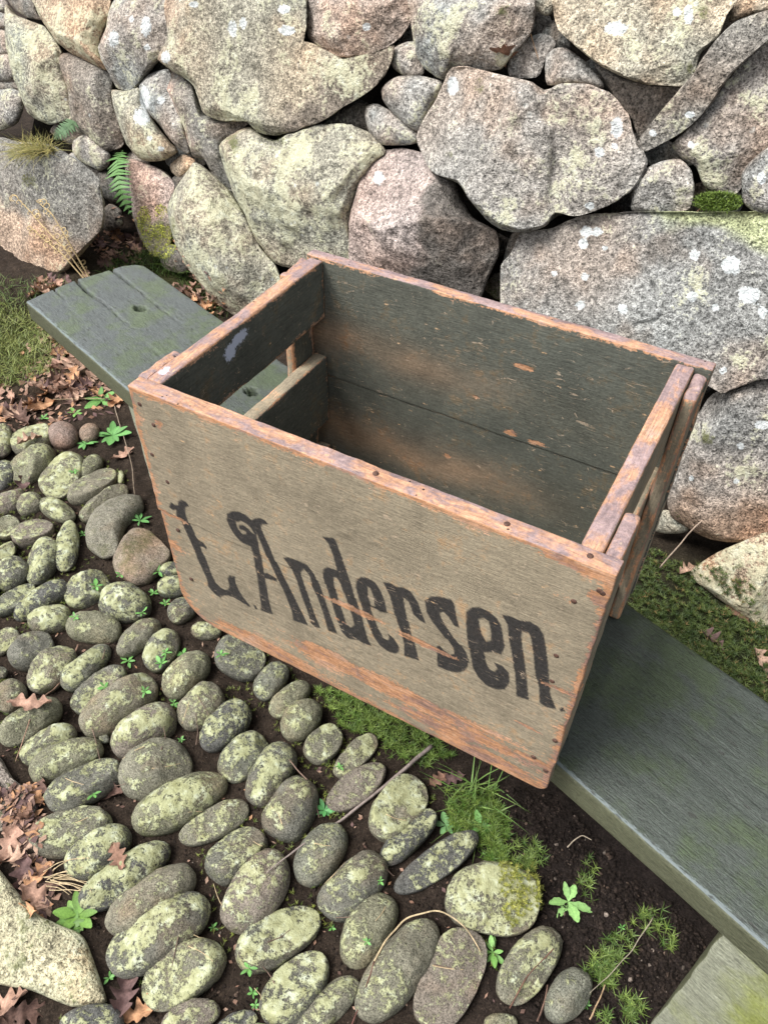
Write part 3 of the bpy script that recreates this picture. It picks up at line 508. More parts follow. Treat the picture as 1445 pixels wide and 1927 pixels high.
def mat_wood(name, axis):
    m = NT(name, 0.78, 0.25)
    sc = [70, 70, 70]; sc[axis] = 16.0; gv = m.vec(m.obj, sc); sc2 = [520, 520, 520]; sc2[axis] = 38; gv2 = m.vec(m.obj, sc2)
    g1 = m.noise(gv, 1.0, 4, 0.7, 0.5); g2 = m.noise(gv2, 1.0, 3, 0.75); nb = m.noise(m.obj, 13, 5, 0.68); nf = m.noise(m.obj, 230, 3, 0.75); nm = m.noise(m.obj, 70, 4, 0.7)
    wear = m.at('wear'); ink = m.at('ink'); paint = m.at('paint', True); wt = m.at('white'); topf = m.at('top')
    wv = m.math('ADD', wear, m.math('ADD', m.math('MULTIPLY', m.math('SUBTRACT', g1, 0.5), 0.9), m.math('MULTIPLY', m.math('SUBTRACT', nb, 0.5), 0.9)))
    wv = m.math('ADD', wv, m.math('ADD', m.math('MULTIPLY', m.math('SUBTRACT', g2, 0.5), 0.55), m.math('MULTIPLY', m.math('SUBTRACT', nf, 0.5), 0.7)))
    wf = m.step(wv, 0.44, 0.54)
    woodc = m.ramp(m.math('ADD', m.math('MULTIPLY', nb, 0.55), m.math('MULTIPLY', g1, 0.45)), [(0.32, (0.17, 0.105, 0.085)), (0.44, (0.31, 0.185, 0.140)), (0.51, (0.46, 0.235, 0.120)), (0.58, (0.50, 0.29, 0.18)), (0.70, (0.40, 0.30, 0.26))])
    woodc = m.mix(1.0, woodc, m.ramp(g2, [(0.3, 0.55), (0.7, 1.32)]), 'MULTIPLY'); woodc = m.mix(1.0, woodc, m.ramp(nf, [(0.3, 0.75), (0.7, 1.22)]), 'MULTIPLY')
    woodc = m.mix(m.math('MULTIPLY', topf, m.step(m.math('ADD', m.math('MULTIPLY', nb, 0.6), m.math('MULTIPLY', g1, 0.4)), 0.58, 0.46)), woodc, m.mix(1.0, m.ramp(g1, [(0.3, (0.17, 0.125, 0.125)), (0.7, (0.42, 0.305, 0.29))]), m.ramp(nf, [(0.3, 0.7), (0.7, 1.25)]), 'MULTIPLY'))
    pc = m.mix(1.0, paint, m.ramp(g2, [(0.3, 0.70), (0.7, 1.26)]), 'MULTIPLY'); pc = m.mix(1.0, pc, m.ramp(nf, [(0.3, 0.78), (0.7, 1.2)]), 'MULTIPLY')
    pc = m.mix(1.0, pc, m.ramp(nb, [(0.3, 0.74), (0.5, 1.0), (0.7, 1.2)]), 'MULTIPLY')
    pc = m.mix(m.step(m.math('ADD', m.math('MULTIPLY', nb, 0.5), m.math('MULTIPLY', nm, 0.5)), 0.52, 0.64), pc, m.mix(1.0, pc, (1.22, 0.98, 0.80), 'MULTIPLY'))
    # stencilled ink, rubbed along the grain
    ik = m.math('MULTIPLY', ink, m.step(m.math('ADD', m.math('MULTIPLY', g2, 0.5), m.math('ADD', m.math('MULTIPLY', nf, 0.3), m.math('MULTIPLY', nm, 0.2))), 0.68, 0.57))
    pc = m.mix(m.math('MULTIPLY', ik, 0.95), pc, m.ramp(nf, [(0.3, (0.014, 0.014, 0.016)), (0.7, (0.036, 0.034, 0.036))]))
    c = m.mix(m.math('MULTIPLY', wf, m.math('SUBTRACT', 1.0, m.math('MULTIPLY', ink, 0.35))), pc, woodc)
    # thin pale scratches in two directions and small nicks
    for rot, thr in ((0.5, 0.0042), (-0.9, 0.0036)):
        mp = m.n('ShaderNodeMapping'); m.l(m.obj, mp.inputs['Vector']); mp.inputs['Rotation'].default_value = (0, rot, 0); mp.inputs['Scale'].default_value = (7, 45, 45)
        n_ = m.noise(mp.outputs[0], 1.0, 2, 0.5); ln = m.math('LESS_THAN', m.math('ABSOLUTE', m.math('SUBTRACT', n_, 0.5)), thr)
        c = m.mix(m.math('MULTIPLY', m.math('MULTIPLY', ln, 0.6), m.step(nm, 0.52, 0.62)), c, (0.46, 0.36, 0.26))
    sv = [60, 60, 60]; sv[axis] = 18; vo = m.vor(m.vec(m.obj, sv), 1.5); nk = m.math('MULTIPLY', m.step(vo.outputs['Distance'], 0.13, 0.08), m.step(nm, 0.52, 0.60))
    c = m.mix(m.math('MULTIPLY', nk, 0.85), c, (0.56, 0.37, 0.21))
    wf2 = m.step(m.math('ADD', wt, m.math('MULTIPLY', m.math('SUBTRACT', nf, 0.5), 1.2)), 0.40, 0.62)
    c = m.mix(wf2, c, (0.50, 0.53, 0.62))
    # worm holes on bare wood
    wo = m.vor(m.obj, 105); wh = m.math('MULTIPLY', m.step(wo.outputs['Distance'], 0.17, 0.12), m.math('MULTIPLY', topf, m.step(m.noise(m.obj, 30, 2), 0.54, 0.60)))
    c = m.mix(wh, c, (0.015, 0.012, 0.010))
    h = m.math('ADD', m.math('MULTIPLY', g2, 0.7), m.math('SUBTRACT', m.math('MULTIPLY', nf, 0.5), m.math('ADD', m.math('MULTIPLY', wf, 0.35), m.math('MULTIPLY', wh, 1.0))))
    return m.out(c, m.bump(h, 0.6, 0.0022), m.ramp(m.math('MULTIPLY', ik, 1.0), [(0, 0.72), (1, 0.5)]))
WOOD = [mat_wood('painted_wood_lengthwise', 0), mat_wood('painted_wood_crosswise', 1), mat_wood('painted_wood_upright', 2)]
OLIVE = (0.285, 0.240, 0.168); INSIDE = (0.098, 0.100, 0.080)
CL, CW, CH, TB = 0.580, 0.396, 0.4246, 0.022
def onf(u, v): 
    p = on_plane(u, v, np.array([0, 0, 0.0]), np.array([0, 1.0, 0])); p[..., 2] -= HB; return p
crate = thing('wooden_crate', 'weathered olive painted wooden crate with black lettering standing on the bench', 'crate', (0, 0, HB+0.0008))
WEARP = [(760,1310,.17,.022,.75),(600,1232,.065,.026,.66),(900,1390,.14,.02,.55),(480,1205,.10,.012,.6),(665,1150,.055,.007,.8),(800,1216,.050,.008,.8),(830,1370,.09,.018,.7),(905,1420,.07,.015,.7),(700,1290,.10,.012,.5),(1085,1062,.05,.012,.75),(1133,1130,.016,.012,.9),(1000,1432,.045,.010,.6),(990,1370,.03,.006,.6),(300,800,.012,.02,.5),(330,1030,.02,.02,.5),(1050,1130,.05,.015,.35),(640,1170,.03,.006,.5),(420,1190,.10,.008,.55),(520,1230,.08,.010,.6)]
LA, LB, LC = (310, 920, 5.78), (520, 990, 4.817), (790, 1090, 4.983)
INK = [(LA, [(50,205),(72,145),(110,180),(150,180),(150,135),(190,125),(235,145),(272,200),(250,195),(225,215),(235,290),(260,370),(300,440),(330,520),(370,575),(410,590),(455,650),(450,685),(425,645),(385,640),(400,690),(440,760),(480,870),(510,950),(550,1030),(600,1080),(650,1110),(690,1100),(700,1060),(680,990),(700,950),(775,970),(760,985),(770,1040),(800,1110),(850,1190),(930,1290),(915,1295),(820,1235),(740,1190),(690,1175),(640,1170),(600,1195),(560,1170),(500,1110),(465,1065),(465,1020),(440,960),(400,870),(360,790),(320,680),(270,570),(220,460),(180,370),(130,290),(125,225),(100,240),(65,215)], 1),
 (LA, [(958,1270),(985,1280),(1010,1325),(980,1320)], 1),
 (LA, [(680,275),(740,245),(820,255),(900,300),(950,350),(990,440),(1000,500),(1010,560),(1030,640),(1050,760),(1070,900),(1100,1050),(1120,1170),(1145,1290),(1170,1375),(1120,1365),(1040,1330),(1045,1270),(1020,1100),(1000,960),(975,840),(955,720),(940,630),(870,605),(810,560),(760,500),(710,420),(680,350)], 1),
 (LA, [(775,370),(830,355),(890,385),(940,430),(980,500),(960,490),(900,430),(850,395),(810,400),(815,440),(850,455),(885,470),(890,490),(850,500),(800,440)], 0),
 (LA, [(945,345),(985,325),(1040,322),(1095,350),(1128,392),(1060,390),(1050,430),(1075,490),(1120,590),(1160,680),(1200,780),(1250,880),(1300,985),(1350,1080),(1400,1180),(1445,1270),(1510,1400),(1556,1499),(1394,1443),(1380,1350),(1330,1220),(1280,1100),(1225,1000),(1180,900),(1120,770),(1070,650),(1020,530),(985,440)], 1),
 (LA, [(1060,930),(1110,925),(1210,985),(1220,1020),(1150,1000),(1080,985)], 1),
 (LB, [(62,290),(110,285),(180,310),(240,375),(250,400),(215,430),(230,480),(260,570),(300,680),(340,800),(395,935),(350,930),(310,890),(270,760),(220,630),(180,500),(130,390),(95,330)], 1),
 (LB, [(180,310),(280,355),(345,440),(400,570),(450,720),(500,860),(550,990),(465,960),(420,800),(370,660),(315,545),(300,450),(240,380)], 1),
 (LB, [(415,100),(520,115),(545,155),(590,270),(640,420),(690,570),(720,680),(770,830),(800,950),(830,1050),(858,1100),(790,1080),(740,1045),(650,1030),(590,970),(560,900),(520,780),(490,680),(450,560),(425,470),(425,395),(460,375),(520,395),(550,405),(530,320),(500,230),(470,160)], 1),
 (LB, [(520,470),(545,470),(580,520),(620,640),(660,760),(690,850),(700,910),(670,930),(630,900),(600,800),(560,680),(530,570)], 0),
 (LB, [(725,490),(770,462),(830,475),(900,520),(950,600),(985,690),(1005,800),(940,790),(860,740),(850,760),(880,850),(920,940),(970,1030),(1005,1045),(1020,1020),(1000,980),(1060,1030),(1105,1100),(1105,1150),(1080,1168),(1010,1150),(930,1090),(870,1000),(830,900),(780,780),(745,650),(720,560)], 1),
 (LB, [(825,550),(850,565),(880,640),(895,740),(860,730),(835,640)], 0),
 (LB, [(965,510),(1030,520),(1090,555),(1150,560),(1220,600),(1280,690),(1320,800),(1355,890),(1300,860),(1240,800),(1200,690),(1150,650),(1160,720),(1190,860),(1220,1000),(1250,1080),(1288,1230),(1150,1185),(1155,1100),(1130,980),(1090,880),(1060,760),(1030,640),(990,560)], 1),
 (LC, [(45,205),(100,165),(180,165),(290,195),(320,230),(345,370),(370,460),(320,440),(270,360),(220,310),(185,320),(200,370),(240,440),(300,530),(380,630),(430,700),(455,790),(420,870),(350,890),(260,870),(160,830),(150,640),(180,630),(220,680),(280,720),(315,710),(310,660),(270,600),(200,510),(120,410),(65,320)], 1),
 (LC, [(435,310),(480,270),(560,265),(650,310),(720,370),(760,440),(775,520),(795,640),(760,710),(690,690),(600,690),(610,780),(640,850),(690,880),(720,850),(685,790),(760,820),(830,890),(835,980),(790,1045),(720,1050),(620,1010),(540,930),(490,840),(465,700),(440,550),(430,420)], 1),
 (LC, [(550,380),(600,370),(645,400),(665,500),(665,580),(620,590),(580,520),(560,450)], 0),
 (LC, [(765,335),(850,350),(930,390),(1030,400),(1110,450),(1160,530),(1180,650),(1200,800),(1210,950),(1215,1090),(1270,1230),(1180,1215),(1115,1170),(1110,1030),(1080,900),(1060,700),(1040,560),(1020,510),(960,495),(950,560),(970,700),(990,850),(1000,1000),(1015,1145),(900,1110),(885,900),(860,700),(830,560),(820,430)], 1),
 (LC, [(1300,1220),(1340,1215),(1350,1250),(1310,1255)], 1)]
def inside(px, pz, poly):
    r = np.zeros(len(px), bool); n = len(poly)
    for i in range(n):
        x1, z1 = poly[i]; x2, z2 = poly[i-1]
        c = (z1 > pz) != (z2 > pz)
        if z1 != z2: r ^= c & (px < (x2-x1)*(pz-z1)/(z2-z1)+x1)
    return r
INKP = []
for (ox, oy, sc), pl, add in INK:
    a = np.array(pl, float); p = onf(ox+a[:, 0]/sc, oy+a[:, 1]/sc); INKP.append((p[:, [0, 2]], add))
def ink_mask(x, z):
    acc = np.zeros(len(x)); o = 0.0004
    for dx in (-o, 0, o):
        for dz in (-o, 0, o):
            k = np.zeros(len(x), bool)
            for pl, add in INKP:
                s = inside(x+dx, z+dz, pl); k = (k | s) if add else (k & ~s)
            acc += k
    return acc/9
def board(name, lo, hi, r, st, axis, seed, inner=None, bare=(), ink=False, edge=0.55, wave=0.0008, top=None, corner=None, colouring=None, parent=crate, white=(), wearlist=()):
    P, R, Q, face, sd = grid_box(lo, hi, r, st); c = (np.array(lo)+np.array(hi))/2
    V = R+(R-c)/np.maximum(np.linalg.norm(R-c, axis=1), 1e-6)[:, None]*(wave*fbm(R, 60, 2, seed)+1.2*wave*fbm(R, 16, 2, seed+3)*np.exp(-sd/0.006))[:, None]
    if corner:
        for (sx, sz, rad) in corner:       # rounded-off corner in x/z
            cx = (lo[0]+rad) if sx < 0 else (hi[0]-rad); cz = (lo[2]+rad) if sz < 0 else (hi[2]-rad)
            dx = (V[:, 0]-cx)*sx; dz = (V[:, 2]-cz)*sz; k = (dx > 0) & (dz > 0)
            f = np.where(k, np.maximum(dx, dz)/np.maximum(np.hypot(dx, dz), 1e-9), 1.0); V[:, 0] = np.where(k, cx+sx*dx*f, V[:, 0]); V[:, 2] = np.where(k, cz+sz*dz*f, V[:, 2])
    wear = edge*np.exp(-sd/0.007)+0.16*np.exp(-sd/0.03)
    seam = np.exp(-np.abs(V[:, 2]-ZS)/0.02)*sstep(0.03, 0.06, np.minimum(V[:, 0]-lo[0], hi[0]-V[:, 0])) if axis == 0 else 0
    wear = wear*(1-1.0*seam)
    tp = np.zeros(len(V))
    for f in bare: wear = np.where(face[:, f] & (sd >= 0), np.maximum(wear, 0.85), wear); tp = np.where(face[:, f], 1.0, tp)
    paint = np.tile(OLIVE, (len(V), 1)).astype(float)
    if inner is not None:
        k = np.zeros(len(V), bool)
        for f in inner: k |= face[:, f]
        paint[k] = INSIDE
    if colouring is not None: paint = colouring(V, paint, face)
    for (x, z, rx, rz, a) in wearlist: wear = np.maximum(wear, a*np.exp(-((V[:, 0]-x)/rx)**2-((V[:, 2]-z)/rz)**2)*face[:, 2])
    if ink: wear = wear+face[:, 2]*(0.30*np.exp(-np.maximum(V[:, 2], 0)/0.055)+0.16*np.exp(-(V[:, 0]-lo[0])/0.03)+0.16*np.exp(-(hi[0]-V[:, 0])/0.03)+0.12*np.exp(-(CH-V[:, 2])/0.03))
    paint *= (1+0.10*fbm(V, 7, 2, seed+20))[:, None]
    wh = np.zeros(len(V))
    for (p, rr) in white: wh = np.maximum(wh, np.exp(-(((V-np.array(p))/np.array(rr))**2).sum(1)))
    me = mesh(name, V, Q); attr(me, 'wear', wear); attr(me, 'paint', paint); attr(me, 'top', tp); attr(me, 'white', wh)
    attr(me, 'ink', ink_mask(V[:, 0], V[:, 2])*face[:, 2] if ink else np.zeros(len(V)))
    return link(name, me, WOOD[axis], parent)
ZS = 0.222
wl = []
for (u, v, rx, rz, a) in WEARP:
    p = onf(u, v); wl.append((p[0], p[2], rx, rz, a))
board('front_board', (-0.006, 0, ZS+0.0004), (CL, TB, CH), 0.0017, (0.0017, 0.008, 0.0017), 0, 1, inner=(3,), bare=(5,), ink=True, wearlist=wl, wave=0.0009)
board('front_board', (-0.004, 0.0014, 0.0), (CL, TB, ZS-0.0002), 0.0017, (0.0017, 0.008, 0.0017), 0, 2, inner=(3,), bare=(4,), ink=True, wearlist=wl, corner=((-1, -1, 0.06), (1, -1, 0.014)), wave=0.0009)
def back_bands(V, p, face):  # paler brown bands at two heights, fading to the right
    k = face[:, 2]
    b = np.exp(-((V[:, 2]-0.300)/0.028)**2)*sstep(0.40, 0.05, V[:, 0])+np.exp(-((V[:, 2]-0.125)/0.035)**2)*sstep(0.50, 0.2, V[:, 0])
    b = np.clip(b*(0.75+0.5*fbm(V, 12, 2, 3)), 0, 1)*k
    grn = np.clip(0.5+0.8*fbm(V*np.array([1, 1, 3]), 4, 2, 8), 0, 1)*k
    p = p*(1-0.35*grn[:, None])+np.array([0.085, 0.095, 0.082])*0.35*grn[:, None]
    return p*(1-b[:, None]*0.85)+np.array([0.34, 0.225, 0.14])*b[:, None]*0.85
BW = [(*[on_plane(a, b, np.array([0, CW-0.019, 0]), np.array([0, 1.0, 0]))[i] for i in (0, 2)], rx, rz, w) for a, b, rx, rz, w in [(985,692,.018,.006,.9),(960,815,.016,.008,.8),(1010,835,.02,.005,.7),(895,748,.006,.004,.7),(840,860,.01,.006,.7)]]
BW = [(x, z-HB, rx, rz, w) for x, z, rx, rz, w in BW]
board('back_board', (-0.004, CW-0.019, ZS+0.0007), (CL, CW, CH+0.001), 0.002, (0.004, 0.008, 0.004), 0, 3, inner=(2,), bare=(5,), edge=0.45, colouring=back_bands, wearlist=BW)
board('back_board', (-0.004, CW-0.0172, 0.0), (CL, CW, ZS), 0.002, (0.004, 0.008, 0.004), 0, 4, inner=(2,), edge=0.2, colouring=back_bands, wearlist=BW)
RAILS = [(0.330, CH-0.001), (0.134, 0.262), (0.0, 0.080)]
for k, (z0, z1) in enumerate(RAILS):
    wt = [((0.025, 0.150, 0.395), (0.03, 0.014, 0.014)), ((0.025, 0.172, 0.405), (0.03, 0.022, 0.010)), ((0.012, 0.045, CH), (0.006, 0.012, 0.01))] if k == 0 else []
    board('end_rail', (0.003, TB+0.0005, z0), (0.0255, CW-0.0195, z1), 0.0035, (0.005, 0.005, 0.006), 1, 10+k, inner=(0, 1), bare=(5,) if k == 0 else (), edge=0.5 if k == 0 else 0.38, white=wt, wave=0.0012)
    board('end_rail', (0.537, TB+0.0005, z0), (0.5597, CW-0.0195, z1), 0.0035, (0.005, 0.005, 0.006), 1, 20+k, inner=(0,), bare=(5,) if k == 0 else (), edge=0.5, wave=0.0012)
for k, (x0, x1) in enumerate(((-0.0135, 0.0024), (0.5605, 0.5775))):
    for j, (y0, y1) in enumerate(((TB+0.0008, 0.092), (0.318, CW-0.0198))):
        board('corner_cleat', (x0, y0, 0.0015), (x1, y1, CH-0.004-0.003*j), 0.005, (0.004, 0.005, 0.007), 2, 30+2*k+j, inner=(1,) if k == 0 else (), bare=(5,), edge=0.6, wave=0.0022)
for k in range(4):
    y0 = TB+0.001+k*0.0885; board('floor_board', (0.0262, y0, 0.0006), (0.5363, y0+0.0865, 0.0125), 0.002, (0.012, 0.012, 0.006), 0, 40+k, inner=(5,), edge=0.2)
# nails
def nail_mesh():
    n = 10; a = np.arange(n)/n*2*math.pi; V = [(0, 0, 0.0011)]
    for rr, z in ((0.55, 0.0010), (1.0, 0.0004), (1.0, -0.0006)): V += [(0.0033*rr*math.cos(t), 0.0033*rr*math.sin(t), z) for t in a]
    j = np.arange(n); jn = (j+1) % n; Q = np.vstack([np.c_[1+k*n+j, 1+(k+1)*n+j, 1+(k+1)*n+jn, 1+k*n+jn] for k in range(2)])
    return mesh_qt('nail', np.array(V), Q, np.c_[np.zeros(n, int), 1+j, 1+jn])
mn = NT('rusty_nail', 0.7, 0.4); nn = mn.noise(mn.pos, 400, 3); mn.out(mn.ramp(nn, [(0.3, (0.035, 0.020, 0.016)), (0.7, (0.12, 0.06, 0.04))]))
NAIL = nail_mesh(); NAIL.materials.append(mn.m)
for (u, v) in [(254,758),(290,801),(281,854),(316,908),(335,999),(360,1091),(1127,1113),(1139,1120),(1079,1133),(1046,1235),(1038,1283),(1043,1395),(1029,1453),(1003,1426)]:
    p = onf(u, v); o = link('nail', NAIL, None, crate); o.location = (min(max(p[0], 0.008), 0.572), 0.0003, p[2]); o.rotation_euler = (math.radians(90), 0, 0)
for (u, v) in [(712,886),(955,985),(1100,1066)]:
    p = on_z(u, v, HB+CH); o = link('nail', NAIL, None, crate); o.location = (p[0], 0.011, CH)

# ------------------------------------------------------------------ bench
A0 = on_z(48, 566, HB); BA = math.atan2(-0.31405984, 0.94940319)
bench = thing('plank_bench', 'grey green painted wooden bench with a cracked thick plank seat', 'bench', (A0[0], A0[1], 0), BA)
def mat_bench():
    m = NT('bench_paint', 0.5, 0.4)
    b = m.at('base', True); sc = (14, 45, 45); g1 = m.noise(m.vec(m.obj, sc), 1.0, 4, 0.7, 0.8); g2 = m.noise(m.vec(m.obj, (60, 420, 420)), 1.0, 3, 0.75); nb = m.noise(m.obj, 9, 5, 0.65); nf = m.noise(m.obj, 220, 3, 0.7)
    al = m.at('alg'); edge = m.at('wear')
    c = m.mix(1.0, b, m.ramp(g1, [(0.3, 0.88), (0.7, 1.12)]), 'MULTIPLY'); c = m.mix(1.0, c, m.ramp(g2, [(0.32, 0.42), (0.46, 0.95), (0.7, 1.25)]), 'MULTIPLY'); c = m.mix(1.0, c, m.ramp(nf, [(0.3, 0.75), (0.7, 1.25)]), 'MULTIPLY')
    gr = m.mix(1.0, c, (0.98, 1.10, 0.70), 'MULTIPLY'); c = m.mix(m.math('MULTIPLY', m.step(nb, 0.44, 0.60), m.at('top')), c, gr)
    c = m.mix(m.step(m.math('ADD', al, m.math('MULTIPLY', m.math('SUBTRACT', nb, 0.5), 1.6)), 0.3, 0.9), c, m.ramp(nf, [(0.3, (0.17, 0.19, 0.04)), (0.7, (0.30, 0.34, 0.09))]))
    c = m.mix(m.math('MULTIPLY', m.step(m.math('ADD', edge, m.math('MULTIPLY', m.math('SUBTRACT', g2, 0.5), 0.9)), 0.45, 0.6), 0.7), c, (0.15, 0.18, 0.185))  # pale bluish line: worn front edge plus its highlight painted in
    # flaked dark streaks along the grain
    fl = m.math('MULTIPLY', m.step(m.noise(m.vec(m.obj, (34, 130, 130)), 1.0, 4, 0.7), 0.61, 0.67), m.at('top'))
    c = m.mix(m.math('MULTIPLY', fl, 0.75), c, (0.024, 0.024, 0.02))
    h = m.math('SUBTRACT', m.math('ADD', m.math('MULTIPLY', g2, 0.9), m.math('ADD', m.math('MULTIPLY', nf, 0.6), m.math('MULTIPLY', g1, 0.4))), m.math('MULTIPLY', fl, 0.5))
    return m.out(c, m.bump(h, 0.6, 0.003), m.ramp(m.math('ADD', m.math('MULTIPLY', nb, 0.6), m.math('MULTIPLY', g2, 0.4)), [(0.3, 0.38), (0.7, 0.62)]))
M_BENCH = mat_bench()
def plank():
    P, R, Q, face, sd = grid_box((-0.012, 0, -0.050), (2.20, 0.300, 0.0), 0.006, (0.0045, 0.0024, 0.008)); V = R.copy()
    off = np.interp(V[:, 1], [0, .14, .16, .22, .26, .285, .30], [.012, -.007, -.002, .002, .006, .020, .045]); V[:, 0] += off*np.clip(1-(V[:, 0]+0.012)/0.15, 0, 1)
    topm = sstep(-0.03, -0.002, V[:, 2]); up_ = (V[:, 2] > -0.012)
    dz = np.zeros(len(V)); dark = np.zeros(len(V))
    for (y, x1, dp, wd) in ((.136, .26, .016, .0020), (.1355, .10, .03, .0030), (.223, .34, .014, .0018), (.224, .12, .03, .0026), (.075, .06, .010, .002)):
        yy = y+0.006*vn(np.c_[V[:, 0]*14, V[:, 0]*0, V[:, 0]*0+y*50])+0.002*vn(np.c_[V[:, 0]*70, V[:, 0]*0, V[:, 0]*0+y*50]); k = np.exp(-((V[:, 1]-yy)/wd)**2)*sstep(x1, x1*0.55, V[:, 0]); dz = np.maximum(dz, dp*k)
    for (x, y, r) in ((.204, .184, .014), (.643, .187, .014)):
        d = np.hypot((V[:, 0]-x)/1.15, V[:, 1]-y)+0.002*vn(V*200); dz = np.maximum(dz, 0.046*sstep(r, r*0.72, d))
    # shallow grain relief
    dz = dz+0.0010*np.maximum(0, fbm(V*np.array([1, 12, 1]), 6, 2, 5))
    V[:, 2] -= dz*up_*topm
    V += (0.0008*fbm(V, 9, 2, 3)*np.exp(-sd/0.02))[:, None]
    me = mesh('seat_plank', V, Q)
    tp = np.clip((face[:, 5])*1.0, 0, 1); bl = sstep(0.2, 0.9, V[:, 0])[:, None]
    top_c = np.array([0.090, 0.101, 0.097])*(1-bl)+np.array([0.050, 0.060, 0.050])*bl  # sky reflection painted into the colour: paler and bluer towards the left end
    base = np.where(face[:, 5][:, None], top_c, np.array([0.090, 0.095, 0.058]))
    attr(me, 'base', base); attr(me, 'top', tp); attr(me, 'alg', np.zeros(len(V))); attr(me, 'wear', 0.85*np.exp(-np.hypot(V[:, 1], V[:, 2]+0.001)/0.012)*face[:, 5])
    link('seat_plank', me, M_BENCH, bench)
    return V, Q
PV, PQ = plank()
def leg(x0, x1, sk, alg):
    P, R, Q, face, sd = grid_box((x0, 0.006, 0.0), (x1, 0.288, HB-0.0515), 0.005, (0.012, 0.012, 0.012)); V = R.copy()
    t = 1-V[:, 2]/(HB-0.05); V[:, 0] += sk*t; V[:, 2] -= 0.05*(t > 0.97); V += 0.0015*fbm(V, 25, 2, 6)[:, None]
    me = mesh('leg', V, Q); base = np.tile([0.135, 0.140, 0.085], (len(V), 1)); base[face[:, 2]] = [0.27, 0.28, 0.21]  # light on the front face is painted in as a paler colour
    attr(me, 'base', base); attr(me, 'top', np.zeros(len(V))); attr(me, 'wear', np.zeros(len(V))); attr(me, 'alg', alg*face[:, 2]*np.clip(0.25+(V[:, 0]-x0)/(x1-x0), 0, 1.2))
    o = link('leg', me, M_BENCH, bench); o.location = (0, 0, HB); o.location = (0, 0, 0)
    return o
leg(0.440, 0.515, 0.035, 0.25)
leg(1.845, 1.965, 0.01, 0.75)
for o in bench.children:
    if o.name.startswith('seat_plank'): o.location = (0, 0, HB)

# ------------------------------------------------------------------ surface lookup for small things
def bvh_build():
    gv = np.zeros(len(G.data.vertices)*3, np.float32); G.data.vertices.foreach_get('co', gv); gv = gv.reshape(-1, 3)
    gl = np.zeros(len(G.data.loops), np.int32); G.data.loops.foreach_get('vertex_index', gl); gq = gl.reshape(-1, 4)
    V = np.vstack(BV+[gv]); b = sum(len(x) for x in BV); F = []
    for Q, T in BF: F += Q.tolist(); F += T.tolist()
    F += (gq+b).tolist()
    return BVHTree.FromPolygons(V.tolist(), F)
NST = sum(len(q)+len(t) for q, t in BF); ONG = True
BVH = bvh_build()
def cast(u, v):
    d = ray(float(u), float(v)); h = BVH.ray_cast(Vector(CAM), Vector(d))
    return (np.array(h[0]), np.array(h[1])) if h[0] is not None else (on_z(u, v, 0.0), np.array([0, 0, 1.0]))
def drop(x, y):
    h = BVH.ray_cast(Vector((x, y, 0.16)), Vector((0, 0, -1)))
    global ONG
    ONG = h[0] is None or h[2] >= NST
    return (np.array(h[0]), np.array(h[1])) if h[0] is not None else (np.array([x, y, GZ]), np.array([0, 0, 1.0]))

# ------------------------------------------------------------------ plants
def blades(base, dirs, length, width, bend, cols, segs=3, up=np.array([0, 0, 1.0])):
    """tapered bent strips, all arrays per blade"""
    n = len(base); d = dirs/np.linalg.norm(dirs, axis=1)[:, None]
    side = np.cross(d, up+RNG.normal(size=(n, 3))*0.35); side /= np.maximum(np.linalg.norm(side, axis=1), 1e-6)[:, None]
    hz = d*np.array([1, 1, 0]); V = []
    for k in range(segs+1):
        t = k/segs; p = base+d*(length*t)[:, None]+(hz*0.6-np.array([0, 0, 0.55]))*(bend*length*t*t)[:, None]
        wv = (width*(1-t)**0.8*(0.75+0.5*math.sin(math.pi*min(t+0.15, 1))))[:, None]
        if k < segs: V += [p-side*wv/2, p+side*wv/2]
        else: V += [p]
    m = 2*segs+1; V = np.stack(V, 1).reshape(-1, 3); b = np.arange(n)*m; Q = []
    for k in range(segs-1): Q.append(np.c_[b+2*k, b+2*k+1, b+2*k+3, b+2*k+2])
    T = np.c_[b+2*segs-2, b+2*segs-1, b+2*segs]
    C = np.repeat(cols, m, axis=0)
    return V, (np.vstack(Q) if Q else np.zeros((0, 4), int)), T, C
def veg_obj(name, parts, mat=None, parent=None, origin=None, label=None, cat=None, group=None, kind=None):
    V = []; Q = []; T = []; C = []; b = 0
    for v, q, t, c in parts:
        V.append(v); Q.append(q+b); T.append(t+b); C.append(c); b += len(v)
    V = np.vstack(V); o0 = V.mean(0)*np.array([1, 1, 0])+np.array([0, 0, V[:, 2].min()]) if origin is None else np.array(origin)
    me = mesh_qt(name, V-o0, np.vstack(Q), np.vstack(T)); attr(me, 'base', np.clip(np.vstack(C), 0.003, 0.9))
    o = link(name, me, mat or M_VEG, parent); o.location = o0; return tag(o, label, cat, group, kind)
def rand_cols(n, a, b): 
    t = RNG.random(n)[:, None]; return (np.array(a)*(1-t)+np.array(b)*t)*RNG.uniform(0.75, 1.25, n)[:, None]
def in_px(poly, n):
    a = np.array(poly, float); lo, hi = a.min(0), a.max(0); out = []
    while len(out) < n:
        q = RNG.uniform(lo, hi, (n*3, 2)); k = inside(q[:, 0], q[:, 1], a); out += q[k].tolist()
    return np.array(out[:n])
def grass_px(poly, n, l0, l1, ca, cb, lean=0.5, wd=0.0022, flat=0.0):
    q = in_px(poly, n); B = []
    for u, v in q: p, nn_ = cast(u, v); B.append(p if p[2] < 0.05 or flat else drop(*on_z(u, v, 0.0)[:2])[0])
    B = np.array(B); d = np.c_[RNG.normal(size=(n, 2))*lean, np.ones(n)]
    return blades(B-np.array([0, 0, 0.004]), d, RNG.uniform(l0, l1, n), np.full(n, wd)*RNG.uniform(0.7, 1.3, n), RNG.uniform(0.1, 0.7, n), rand_cols(n, ca, cb))
